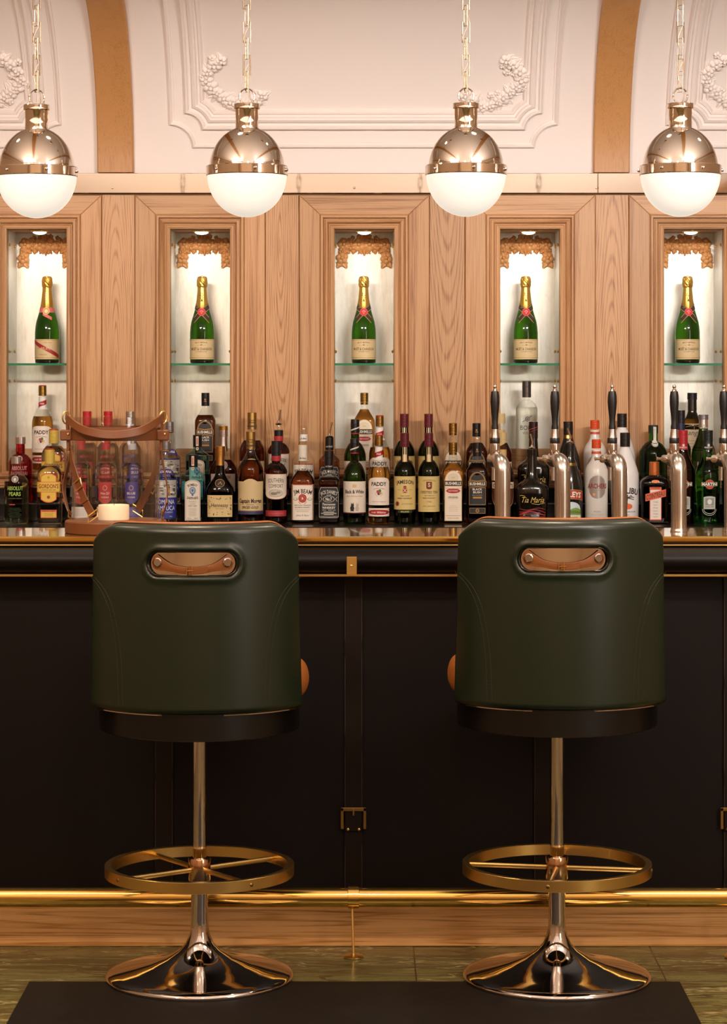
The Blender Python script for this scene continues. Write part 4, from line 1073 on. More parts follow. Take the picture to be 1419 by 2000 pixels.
def hennessy(kind=0):
    P = profile(.049, .112, .185, .0165, .212, 's', 3.2, .036, flare=.02); P = P[:-3]+[(.200, .0150, .0150, 2), (.214, .0142, .0142, 2), (.24, .0138, .0138, 2)]
    b = Bottle('cognac_bottle', P)
    if kind == 0:
        b.solid(0, .212, liquid('#2a1206'), 'dark_glass_body'); b.wrap(.206, .24, foil('#c08a48', .35), 'foil_sleeve', .0008); b.cap(.238, .274, .0165, foil('#c08a48', .3), rib=3)
        L = b.label(.044, .024, .101, ink('#dec48a'), fb=lambda u: .024+.000*u); d = b.dec()
        d.text('Hennessy', 0, .066, .0135, '#3a2a1c', .060, bold=.012); d.line([(-.004, .084), (.003, .092), (.004, .087)], .002, '#4a3420').text('VERY SPECIAL', 0, .053, .003, '#8a6a3a', .03)
        rr = random.Random(3)
        for k in range(46):
            t = k/46; px = rr.uniform(-.040, .040); pz = rr.choice((rr.uniform(.030, .043), rr.uniform(.086, .096)))
            if k % 2: px = rr.choice((-1, 1))*rr.uniform(.034, .041); pz = rr.uniform(.03, .095)
            d.ell(px, pz, rr.uniform(.0012, .003), rr.uniform(.001, .0022), rr.choice(('#8a6a30', '#a8823c', '#6a5028')), 2, 5)
        d.build('print', L); e = b.dec(); e.ell(0, .1435, .0175, .0145, GOLD, 1).ell(0, .1435, .016, .013, '#1c1210', 2).line([(-.006, .139), (.003, .149), (.004, .143), (.008, .139)], .0022, GOLD, 3); e.build('shoulder_medal', b.root)
    else:
        b.fill(.155, liquid('#6a2410'), clear); b.wrap(.186, .24, foil('#d0c6c0', .3), 'foil_sleeve', .0008); b.cap(.262, .277, .0165, foil('#b89048', .3), rib=2); b.cap(.238, .263, .0160, foil('#cfc4be', .25), 'silver_band')
        L = b.label(.044, .040, .104, ink('#b9a79c')); d = b.dec(); d.text('HENNESSY', 0, .092, .010, '#241814', .060, bold=.02).rect(0, .1015, .084, .001, '#5a4a40').rect(0, .082, .084, .001, '#5a4a40'); d.build('print', L)
        e = b.dec(); e.ell(0, .135, .018, .016, '#8f8078', 1); e.build('shoulder_medal', b.root)
    return b.root
def bombay():
    b = Bottle('gin_bottle', profile(.0425, .168, .196, .0150, .222, 's', 4.0, .030)); b.fill(.150, liquid('#58a8b4'), blueg); b.shell(.150, .151, blueg)
    b.cap(.200, .244, .0165, plastic('#15120f', .3), rib=1)
    d = Dec(lambda x, z, o: ((.0168+o)*sin(x/.0168), -(.0168+o)*cos(x/.0168), z)); d.rect(0, .222, .009, .034, '#e9dccb', 1).rect(0, .222, .0055, .026, '#c87a5a', 2); d.build('tax_strip', b.root)
    e = b.dec(); e.ell(0, .1945, .0055, .006, '#d8b878', 1).ell(0, .1945, .0028, .003, '#5078a8', 2); e.build('neck_seal', b.root)
    x = .0275; L = b.label(x, .011, .155, ink('#e6dccb'), ft=lambda u: .140+.015*sqrt(max(0, 1-(u/x)**2))); d = b.dec()
    for q, c in ((.0022, '#7a4a3a'), (.0034, '#e6dccb')): d.strip(-x+q, x-q, .011+q, lambda u, q=q: .140+(.015-q)*sqrt(max(0, 1-(u/(x-q))**2)), c, 2 if q < .003 else 3)
    d.text('BOMBAY', 0, .138, .0085, '#2c2018', .036, arc=.035, lay=4, bold=.02).ell(0, .117, .0115, .0135, '#7a8494', 4).ell(0, .118, .0075, .009, '#a9c2d8', 5).ell(0, .118, .004, .005, '#4a6c9c', 6).ell(0, .102, .0035, .004, '#3a6ab0', 5)
    d.text('SAPPHIRE', 0, .090, .0085, '#2c2018', .040, arc=-.06, lay=4, bold=.02).text('Distilled', 0, .078, .0045, '#8a7a6a', .024, shear=.4, lay=4, bold=0).text('LONDON', 0, .070, .003, '#8a7a6a', .018, lay=4).text('DRY GIN', 0, .063, .0045, '#5a4a3c', .03, lay=4)
    body_lines(d, .018, .026, .056, 7, '#b4a694', 4); d.text('70cl     40%', 0, .019, .003, '#3a2c22', .038, lay=4); d.build('print', L); return b.root
def sambuca():
    b = Bottle('liqueur_bottle', profile(.0400, .155, .205, .0140, .225, 's')); P = b.P; b.P = P[:-3]+[(.212, .0155, .0155, 2), (.224, .0185, .0185, 2), (.238, .0175, .0175, 2), (.252, .0125, .0125, 2), (.262, .0120, .0120, 2)]
    b.fill(.185, liquid('#f2f0ea'), clear); b.cap(.262, .292, .0150, pm('pewter_cap', '#8f8a8c', .3, metal=.7), rib=1, taper=.02)
    m = MB(); m.lathe([(.0125, .252), (.0160, .255), (.0160, .261), (.0125, .2625)], 24); m.build('cap_ring', chrome, b.root)
    x = .047; L = b.label(x, .018, .160, ink('#2c3488')); d = b.dec()
    d.rect(0, .124, 2*x, .062, '#b9b2a8', 2)
    rr = random.Random(5)
    for k in range(40): d.ell(rr.uniform(-.038, .038), rr.uniform(.098, .150), rr.uniform(.003, .010), rr.uniform(.0012, .004), rr.choice(('#6a645c', '#8a847a', '#e2dccf', '#4f4a44')), 3+k % 3, 6)
    d.text('ROMANA', 0, .078, .016, '#e6e4ec', .070, bold=.0, lay=3).text('SAMBUCA', 0, .056, .016, '#e6e4ec', .074, bold=.0, lay=3).text('LIQUORE CLASSICO', 0, .041, .0045, '#c8c6dc', .056, lay=3).text('70cl', .02, .026, .0035, '#c8c6dc', .01, lay=3); d.build('print', L)
    d = b.dec(); d.strip(-.036, .036, lambda u: .166+.010*(1-(u/.036)**2), lambda u: .184+.010*(1-(u/.036)**2), '#2c2c74', 1); d.text('ROMANA', 0, .185, .0085, '#e6e4ec', .048, arc=.09, lay=2, bold=.02); d.build('shoulder_label', b.root); return b.root
def gordons():
    b = Bottle('gin_bottle', profile(.0435, .168, .212, .0155, .232, 'round', 4.2, .032)); b.fill(.205, liquid('#f4f0e4'), clear); b.cap(.214, .262, .0178, plastic('#cdb04c', .35), rib=3); b.cap(.2615, .2655, .0172, plastic('#b02a20'), 'red_top')
    x = .0285; f = lambda q: (lambda u: .178-q-max(0, abs(u)-.012)*.55, lambda u: .074+q+.012*(abs(u)/x)**2)
    t, bt = f(0); L = b.label(x, 0, 0, ink('#cc4a22'), fb=bt, ft=t); d = b.dec(); t, bt = f(.0028); d.strip(-x+.0026, x-.0026, bt, t, '#e2bb4a', 2)
    d.strip(-.0415, .0415, .111, .149, '#c04020', 3).strip(-.0415, .0415, .1125, .1475, '#e6c352', 4).strip(-.0415, .0415, .1145, .1455, '#c04020', 5).strip(-.0415, .0415, .1152, .1448, '#e2bb4a', 6)
    d.text("GORDON'S", 0, .133, .0145, '#8a1f16', .070, lay=7, bold=.02).text('LONDON DRY GIN', 0, .120, .0038, '#5a3414', .052, lay=7).ell(0, .094, .0058, .0055, '#a83a1e', 4).ell(0, .164, .004, .005, '#c8962e', 4); d.build('print', L)
    L = b.label(.0285, .020, .049, ink('#d6602c'), 'foot_label'); d = b.dec(); d.rect(0, .0325, .052, .020, '#dfb24c', 2).text('SPECIAL DRY', 0, .0445, .004, '#6a2414', .046, lay=3); body_lines(d, .02, .025, .040, 3, '#8a6a2c', 3); d.build('print', L); return b.root
def absolut(red=False):
    b = Bottle('vodka_bottle', profile(.0430, .142, .176, .0165, .214, 'round'))
    if red: b.solid(0, .214, liquid('#c4202c'), 'red_glass_body')
    else: b.fill(.150, liquid('#b4c4a0'), clear)
    b.cap(.212, .237, .0185, pm('silver_cap', '#c9c4be', .25, metal=.9))
    c1, w1, w2 = ('#e49aa0', 'ABSOLUT', 'RASPBERRI') if red else ('#8fae4a', 'ABSOLUT', 'PEARS')
    d = b.dec(); d.text(w1, 0, .125 if red else .126, .0135, c1, .060, bold=.03, lay=1).text(w2, 0, .106, .0135, c1, .064 if red else .044, bold=.03 if not red else .0, lay=1)
    if not red: d.text('FLAVORED VODKA', 0, .090, .004, '#5a6a4a', .05, lay=1).rect(-.010, .068, .022, .003, '#b8434a', 1); body_lines(d, .026, .022, .058, 7, '#3c4a2c', 1)
    d.build('painted_lettering', b.root); e = b.dec(); e.ell(0, .158, .0125, .0115, '#c8c0b6', 1).ell(0, .158, .0105, .0095, '#8a7f76', 2).ell(0, .157, .0045, .006, '#d8d0c6', 3); e.build('medallion', b.root); return b.root
def smirnoff(blue=False):
    b = Bottle('vodka_bottle', profile(.0395, .190, .242, .0145, .285, 's')); c = '#3c3c8c' if blue else '#b3262c'
    b.fill(.215, liquid('#f4f2ee'), clear); b.cap(.285, .330, .0162, plastic('#b8242a', .3) if not blue else pm('silver_cap', '#c9c4be', .25, metal=.9), rib=3); b.wrap(.262, .284, ink(c) if not blue else ink('#c8c8d4'), 'neck_band')
    x = .030; d = b.dec(); d.text('SMIRNOFF', 0, .168, .010, c, .056, arc=.12, bold=.03, lay=1); d.build('painted_lettering', b.root)
    L = b.label(x*.8, .070, .148, ink(c), fb=lambda u: .070+.018*(abs(u)/(x*.8))**2); d = b.dec(); d.ell(0, .127, .008, .009, '#d8a8a0', 2).ell(0, .127, .006, .007, c, 3)
    d.text('No.21' if not blue else 'BLUE', 0, .108, .008, '#ecdcd4', .03, bold=.02).text('VODKA', 0, .094, .006, '#ecdcd4', .028); d.build('print', L)
    L = b.label(.034, .020, .060, ink('#e9e4de' if not blue else '#4a4a9c'), 'foot_label'); d = b.dec(); body_lines(d, .026, .028, .054, 4, '#b0a8a0'); d.build('print', L); return b.root
def boru():
    b = Bottle('vodka_bottle', profile(.0405, .222, .262, .0135, .300, 'round')); b.fill(.234, liquid('#f3f4ec'), clear); b.cap(.270, .331, .0165, pm('gunmetal_cap', '#5c5450', .3, metal=.7), rib=2)
    d = b.dec(); d.text('BORU', .001, .158, .0165, BLACK, .056, bold=.0, lay=1).text('VODKA', 0, .138, .0085, '#3a3632', .036, bold=-.005, lay=1)
    d.ell(0, .190, .0085, .009, '#3a3632', 1).ell(0, .190, .006, .0065, '#8a867e', 2).ell(0, .190, .003, .0035, '#3a3632', 3).line([(-.020, .178), (.018, .203)], .002, '#3a3632', 1); d.build('painted_lettering', b.root); return b.root
def tiamaria(pour=False):
    P = [(0, .050, .034, 3), (.004, .0535, .037, 3), (.05, .0555, .038, 3), (.1, .0585, .040, 3), (.122, .0585, .040, 3), (.132, .056, .038, 2.8), (.143, .044, .032, 2.4), (.152, .030, .026, 2.1), (.162, .0215, .0205, 2), (.19, .0175, .0175, 2), (.225, .0155, .0155, 2), (.262, .0145, .0145, 2)]
    b = Bottle('coffee_liqueur_bottle', P); b.solid(0, .262, opaque('#14100a'), 'dark_glass_body')
    if pour: b.cap(.238, .264, .0165, opaque('#14100a'), 'glass_collar', rib=2); b.pourer(.266, -.25)
    else: b.cap(.232, .292, .0165, plastic('#2a1210', .25), rib=1); d = Dec(lambda x, z, o: ((.0166+o)*sin(x/.0166), -(.0166+o)*cos(x/.0166), z)); d.para(-.02, .262, .02, .275, .002, '#a04038', 1).para(-.02, .252, .02, .267, .0015, '#8a3a30', 1); d.build('cap_print', b.root)
    d = b.dec(); d.text('Tia Maria', .002, .085, .020, '#d8b45c', .082, shear=.3, bold=-.004, lay=1).line([(-.045, .099), (-.038, .101), (-.026, .097)], .0016, '#d8b45c', 1).line([(-.004, .072), (.020, .068), (.044, .074)], .0014, '#d8b45c', 1)
    for k, c in enumerate(('#7a1418', '#a01c20', '#c83c34', '#8a1a1c', '#b02c28', '#6a1014')):
        d.line([(u, .052-.0075*k+.006*sin(u*60+k*.9)+u*(-.10+.04*k)) for u in [-.046+.092*i/16 for i in range(17)]], .0030-.0003*k, c, 1+k % 3)
    d.build('painted_decoration', b.root); return b.root
def baileys(pour=False):
    P = [(0, .042, .042, 2), (.004, .0455, .0455, 2), (.06, .0465, .0465, 2), (.11, .0465, .0465, 2), (.14, .0445, .0445, 2), (.165, .040, .040, 2), (.19, .032, .032, 2), (.21, .0245, .0245, 2), (.23, .0185, .0185, 2), (.245, .0165, .0165, 2), (.265, .016, .016, 2)]
    b = Bottle('cream_liqueur_bottle', P); b.solid(0, .265, opaque('#181310'), 'dark_glass_body')
    if pour: b.cap(.255, .284, .0175, plastic('#1c1614', .3), 'glass_collar', rib=2); b.pourer(.286, -.35); b.wrap(.205, .215, foil('#a88a4c'), 'gold_band')
    else: b.cap(.245, .293, .0175, plastic('#1d1716', .3), rib=3); b.wrap(.232, .244, foil('#a88a4c'), 'gold_band')
    L = b.label(.0565, .078, .116, ink('#c2a25a'), fb=lambda u: .088-2.6*u*u+.0, ft=lambda u: .122-2.6*u*u); d = b.dec(); d.strip(-.055, .055, lambda u: .0895-2.6*u*u, lambda u: .1205-2.6*u*u, '#a83a22', 2)
    d.text('BAILEYS', 0, .105, .0185, '#f0e4d2', .080, arc=.19, bold=.03, lay=3); d.build('print', L)
    x = .040; L = b.label(x, .010, .076, ink('#c9d8dc'), 'picture_label', ft=lambda u: .050+.028*sqrt(max(0, 1-(u/x)**2))); d = b.dec()
    d.strip(-x, x, .030, lambda u: .052+.005*sin(u*90), '#7f9a3c', 2).strip(-x, x, .030, lambda u: .044+.004*sin(u*70+1), '#5c7c2c', 3).rect(0, .022, 2*x, .026, '#e3dbb8', 4).rect(0, .033, 2*x, .0025, '#4a6a2c', 5).text('THE ORIGINAL', 0, .024, .0045, '#3a5a2c', .05, lay=5).rect(0, .014, 2*x, .002, '#4a6a2c', 5); d.build('print', L); return b.root
def archers():
    frost = pm('frosted_glass', '#d8d2c8', .3, sss=.15, coat=.2); P = [(0, .037, .037, 2), (.004, .040, .040, 2), (.1, .0405, .0405, 2), (.17, .0415, .0415, 2), (.19, .0405, .0405, 2), (.206, .034, .034, 2), (.222, .022, .022, 2), (.236, .0175, .0175, 2), (.262, .0150, .0150, 2)]
    b = Bottle('schnapps_bottle', P); b.solid(0, .262, frost, 'frosted_body'); b.cap(.266, .298, .0165, plastic('#d0481c', .35), rib=3); b.wrap(.256, .2655, ink('#e6dcd2'), 'neck_label', .0012); b.wrap(.247, .2555, ink('#cc4a2a'), 'neck_band', .0012)
    L = b.label(.034, .088, .170, pm('silver_label', '#c8bcb4', .28, metal=.7), fb=lambda u: .130-.041*sqrt(max(0, 1-(u/.034)**2)), ft=lambda u: .130+.041*sqrt(max(0, 1-(u/.034)**2))); d = b.dec()
    d.text('ARCHERS', 0, .134, .0165, '#8a2420', .074, bold=.02).text('SCHNAPPS', 0, .120, .0045, '#a8988c', .04).ell(-.012, .104, .005, .0055, '#d8985c', 2); d.build('print', L)
    d = b.dec(); d.text('Archers', 0, .044, .0075, '#b0705c', .026, shear=.4, bold=0, lay=1); body_lines(d, .026, .026, .036, 3, '#b8aca0', 1); d.build('painted_lettering', b.root); return b.root
def malibu():
    P = [(0, .044, .044, 2), (.004, .0475, .0475, 2), (.08, .049, .049, 2), (.165, .049, .049, 2), (.178, .048, .048, 2), (.20, .042, .042, 2), (.23, .032, .032, 2), (.26, .0215, .0215, 2), (.268, .0170, .0170, 2), (.29, .0160, .0160, 2)]
    b = Bottle('rum_liqueur_bottle', P); b.solid(0, .29, opaque('#e6e2de', .25), 'white_body'); b.cap(.272, .322, .0180, plastic('#1c1512', .3), rib=3)
    d = b.dec(); d.text('MALIBU', .004, .118, .020, '#2a221e', .090, arc=.12, bold=.03, lay=1)
    for an in (.3, .9, 1.6, 2.3, 2.9, 3.5, 5.9): d.line([(.004, .092), (.004+.018*cos(an), .092+.011*sin(an)), (.004+.026*cos(an), .090+.010*sin(an))], .003, '#2a221e', 1)
    d.line([(.004, .092), (.002, .078), (.005, .062)], .003, '#2a221e', 1).ell(.006, .062, .016, .010, '#d8642c', 1); d.text('CARIBBEAN RUM', .004, .043, .0045, '#3a322c', .06, lay=1).text('70cl', .004, .032, .0035, '#3a322c', .012, lay=1); d.build('painted_decoration', b.root); return b.root
def port():
    b = Bottle('wine_bottle', profile(.0510, .172, .222, .0165, .262, 'round')); b.solid(0, .262, liquid('#3f9434'), 'green_glass_body'); b.cap(.250, .280, .0178, plastic('#1a2a1c', .3), rib=2)
    d = Dec(lambda x, z, o: ((.0182+o)*sin(x/.0182), -(.0182+o)*cos(x/.0182), z)); d.rect(.004, .246, .011, .056, '#d8d4c6', 1); body_lines(d, .003, .232, .268, 6, '#6a665c', 2); d.build('guarantee_seal', b.root)
    e = b.dec(); e.ell(.003, .214, .0125, .0125, '#d8d4c6', 1).ell(.003, .214, .0105, .0105, '#5a564c', 2).ell(.003, .214, .0092, .0092, '#d8d4c6', 3).rect(.003, .214, .014, .003, '#5a564c', 4); e.build('round_seal', b.root)
    return b.root
def cointreau():
    b = Bottle('orange_liqueur_bottle', profile(.0490, .142, .172, .0165, .196, 'round', 5.0, .040)); b.solid(0, .196, liquid('#4a2008'), 'amber_glass_body')
    b.cap(.180, .218, .0182, pm('copper_cap', '#b4622c', .35, metal=.5), taper=.05); b.cap(.170, .1805, .0185, pm('copper_cap', '#b4622c', .35, metal=.5), 'cap_skirt')
    e = b.dec(); e.ell(0, .150, .014, .0055, '#d87a34', 1); e.build('shoulder_seal', b.root)
    L = b.label(.021, .012, .130, ink('#cf5a2a')); d = b.dec(); d.rect(0, .068, .037, .104, '#dccfc2', 2); d.strip(-.036, .037, lambda u: .088+.24*u, lambda u: .114+.24*u, '#cf5a2a', 3); d.text('COINTREAU', 0, 0, 0.001, '#3a1a10') if False else None
    s0 = d.surf; d.surf = lambda x, z, o: s0(x, z+.24*x, o); d.text('COINTREAU', 0, .101, .0175, '#47160c', .066, bold=.02, lay=4); d.surf = s0
    d.text('L. Cointreau', 0, .128, .006, '#8a3a1c', .03, shear=.4, lay=4, bold=0)
    for k in range(6): d.text('Liqueur' if k % 2 else 'Orange', 0, .078-.0105*k, .0045, '#8a6a58', .018, shear=.3, lay=3, bold=0)
    d.build('print', L)
    m = MB()
    for z in (.135, .006): m.box(-.044, .044, -.0415, -.0395, z-.0015, z+.0015, .0007)
    m.build('glass_ridge', clear, b.root); return b.root
def martini(kind=0):
    P = [(0, .039, .039, 2), (.004, .0415, .0415, 2), (.03, .0385, .0385, 2), (.06, .040, .040, 2), (.12, .0425, .0425, 2), (.168, .0445, .0445, 2), (.182, .043, .043, 2), (.196, .0405, .0405, 2), (.215, .032, .032, 2), (.24, .0225, .0225, 2), (.265, .0165, .0165, 2), (.30, .0150, .0150, 2)]
    b = Bottle('vermouth_bottle', P); liq = ('#3c9434', '#4a140e', '#4a7a2c', '#10200c')[kind]
    b.solid(0, .30, liquid(liq), 'coloured_glass_body')
    if kind == 1: b.cap(.282, .331, .0172, plastic('#a8242c', .3), rib=2); b.wrap(.262, .282, ink('#a8242c'), 'neck_label')
    elif kind == 2: b.cap(.300, .318, .0180, pm('pewter_cap', '#8f8a8c', .3, metal=.7), rib=2); b.wrap(.272, .30, pm('silver_cap', '#c9c4be', .25, metal=.9), 'neck_sleeve', .001)
    else: b.cap(.292, .331, .0178, plastic('#16201a', .3), rib=3); b.wrap(.262, .292, ink('#14160f'), 'neck_label', .001)
    d = b.dec(); d.text('MARTINI', 0, .270, .005, '#d8d0c0', .03, lay=3); d.ell(0, .278, .004, .005, '#c8c0b0', 3); d.build('neck_print', b.root)
    m = MB(); m.lathe([(.0418, .188), (.0428, .190), (.0418, .192)], 40, cap0=False, cap1=False); m.build('embossed_ring', greeng, b.root)
    d = b.dec(); d.ell(0, .140, .0165, .0165, '#c09a5c', 1).ell(0, .140, .0155, .0155, '#b8322a', 2); d.strip(-.030, .030, .1335, .1475, '#c8b88a', 3).strip(-.029, .029, .1345, .1465, '#14100c', 4); d.text('MARTINI', 0, .1405, .0095, '#f0e8da', .054, bold=.03, lay=5); d.build('round_badge', b.root)
    L = b.label(.0215, .052, .098, ink('#b9b8ac'), ft=lambda u: .094+.004*cos(u*70)); d = b.dec(); d.rect(0, .078, .030, .026, '#8a9088', 2).ell(0, .078, .008, .009, '#d8d6cc', 3).text('EXTRA DRY' if kind in (0, 2) else 'ROSSO', 0, .060, .0045, '#3a3c34', .03); d.build('print', L)
    e = b.dec(); e.line([(.026*cos(pi+pi*k/12), .052+.022*sin(pi+pi*k/12)) for k in range(13)], .0014, '#c8c6ba', 1).line([(.021*cos(pi+pi*k/12), .052+.016*sin(pi+pi*k/12)) for k in range(13)], .0014, '#c8c6ba', 1); e.build('embossed_curve', b.root); return b.root
def langs():
    b = Bottle('whisky_bottle', profile(.0400, .160, .222, .0165, .272, 's')); b.solid(0, .19, liquid('#a8701c'), 'filled_glass'); b.shell(.19, .272, darkg, 'dark_neck'); b.wrap(.222, .272, opaque('#1d140e', .25), 'neck_sleeve', .0006); b.cap(.262, .287, .0182, plastic('#1a1820', .3), rib=3)
    x = .050; L = b.label(x, .040, .172, ink('#e0cfae')); d = b.dec(); d.line([(-.03, .160), (0, .168), (.03, .160)], .0014, '#b09050'); d.text("Lang's", 0, .140, .019, '#241a14', .060, shear=.3, bold=-.004); body_lines(d, .034, .06, .115, 5, '#8a744c'); d.build('print', L); return b.root
def darkslim():
    b = Bottle('sherry_bottle', profile(.036, .19, .25, .0135, .30, 's')); b.solid(0, .30, opaque('#1a140e'), 'dark_glass_body'); b.cap(.29, .334, .0152, plastic('#11121c', .3), rib=2); b.wrap(.262, .288, ink('#1e2038'), 'neck_label', .001); b.wrap(.255, .262, ink('#d8c8a0'), 'gold_band', .001)
    L = b.label(.045, .04, .15, ink('#dccdb0')); d = b.dec(); body_lines(d, .03, .06, .13, 5, '#5a4a3a'); d.build('print', L); return b.root
def grants():
    b = Bottle('whisky_bottle', profile(.040, .17, .245, .0135, .29, 's')); b.fill(.232, liquid('#a85418'), clear); b.cap(.286, .322, .0150, plastic('#cdb27c', .4), rib=2); b.wrap(.24, .262, ink('#d0ac6c'), 'neck_label')
    d = b.dec(); d.para(-.035, .196, .035, .232, .014, '#d0ac6c', 1); d.build('neck_sash', b.root)
    x = .05; L = b.label(x, .05, .160, ink('#5a2c18'), fb=lambda u: .105-.055*sqrt(max(0, 1-(u/x)**2)), ft=lambda u: .148); d = b.dec(); d.line([(x*cos(pi+pi*k/24)*.96, .105+.052*sin(pi+pi*k/24)) for k in range(25)], .0014, '#c8a868'); d.rect(0, .136, .096, .022, '#e6d3b4', 2)
    d.text("GRANT'S", 0, .135, .013, '#4a2418', .082, bold=.03, lay=3); d.build('print', L); return b.root
def champagne(mumm=False):
    P = [(0, .041, .041, 2), (.003, .0445, .0445, 2), (.02, .0455, .0455, 2), (.115, .0455, .0455, 2), (.135, .0440, .0440, 2), (.155, .0405, .0405, 2), (.175, .0345, .0345, 2), (.195, .0285, .0285, 2), (.215, .0235, .0235, 2), (.24, .0195, .0195, 2), (.27, .0165, .0165, 2), (.29, .0155, .0155, 2)]
    b = Bottle('champagne_bottle', P); b.solid(0, .29, liquid('#468c12', ior=1.4), 'green_glass_body')
    b.solid(0, .012, opaque('#15140e'), 'dark_foot', .0003)
    gold = foil('#d8ae58' if not mumm else '#e0a850', .3)
    zf = .205
    P2 = [z for z in (zf, .215, .225, .24, .255, .27, .285)]; m = MB(); m.loft([ring_(at(P, z), 36, .0010) for z in P2], False, False); f = m.build('gold_foil', gold, b.root, sharp=60)
    rr = random.Random(4); m = MB()
    def cr(u, v):
        z = .282+.044*v; r_ = .0165+.0032*sin(pi*min(1, v*1.15))**.6; r_ *= 1 if v < .9 else sqrt(max(0, 1-((v-.9)/.1)**2)); r_ += .0009*sin(u*2*pi*9+z*400)*(v < .9); a = 2*pi*u; return (r_*cos(a), r_*sin(a), z)
    m.grid(cr, 54, 20, cu=True); top_ = m.build('crinkled_cap_foil', gold, b.root, sharp=40)
    m = MB(); m.tube([(.0182*cos(2*pi*k/24), .0182*sin(2*pi*k/24), .288+.001*sin(k*1.5)) for k in range(24)], .0014, 6, closed=True); m.build('wire', gold, top_)
    d = b.dec(); d.text('MUMM' if mumm else 'MOËT', 0, .247, .0105, '#5a3a14' if not mumm else '#f4e2b8', .034, vert=True, lay=4, bold=.02); d.build('lettering', f)
    d = b.dec()
    if mumm:
        d.para(-.034, .198, .034, .198, .018, '#d86a6a', 3).para(-.012, .184, .022, .166, .012, '#d86a6a', 4).ell(0, .194, .0125, .0130, '#f0dfae', 5).ell(0, .194, .0108, .0112, '#d08a2c', 6).ell(0, .194, .007, .0074, '#f0d8a0', 7)
    else:
        for sx in (-1, 1):
            for w, c, l in ((.021, '#3a2e28', 3), (.0035, '#c89a50', 5)):
                if w < .01:
                    for o in (-.0085, .0085): d.line([(sx*-.034, .215+o*1.2), (0, .191+o*1.2), (sx*.029, .160+o*1.2)], .0016, c, 5)
                else: d.line([(sx*-.034, .215), (-sx*.017, .203), (0, .191), (sx*.014, .176), (sx*.029, .160)], .021, c, 3 if sx > 0 else 4)
        d.ell(0, .191, .0142, .0142, '#e25a58', 6).ell(0, .191, .0122, .0122, '#c8302e', 7)
        for dx, dz in ((-.004, .193), (.004, .193), (0, .187), (0, .196)): d.ell(dx, dz, .0026, .003, '#e87a70', 8, 6)
    d.build('neck_collar', b.root)
    x = .0455*1.42; L = b.label(x, .015, .0895, ink('#dcc392')); d = b.dec()
    d.rect(0, .0868, 2*x, .0016, GOLD, 2).rect(0, .0205, 2*x, .0016, GOLD, 2)
    if mumm:
        d.text('G.H. MUMM', 0, .056, .0085, '#b08a5c', .062, lay=2, bold=.01).strip(-.058, .058, lambda u: .046-.48*u-.007-.0*u, lambda u: .046-.48*u+.0075, '#b02c2c', 3) if False else None
        s0 = d.surf
        d.strip(-x+.006, x-.006, lambda u: max(.0215, .054-.52*u-.0075), lambda u: min(.086, .054-.52*u+.0075), '#ac2a2c', 3); d.text('MUMM', .004, .055, .011, '#e8c8a0', .04, lay=5, bold=0).text('CHAMPAGNE', -.012, .032, .003, '#8a6a44', .034).text('G.H.', -.026, .058, .007, '#a8845c', .014).text('Cordon Rouge', .008, .077, .004, '#8a6a44', .03, shear=.4, bold=0)
    else:
        d.text('BRUT IMPÉRIAL', 0, .0775, .0040, '#4a3c28', .048, bold=.01, arc=.25).ell(0, .068, .004, .0035, '#b8924c', 2).line([(-.018, .066), (-.005, .067)], .001, '#b8924c').line([(.018, .066), (.005, .067)], .001, '#b8924c')
        d.text('MOËT & CHANDON', 0, .0530, .0095, '#6a4a24', .084, bold=.012).text('CHAMPAGNE', 0, .043, .004, '#9a7a4a', .042).rect(0, .0335, .02, .001, '#b09468').rect(0, .0275, .036, .001, '#b09468')
    d.build('print', L); return b.root

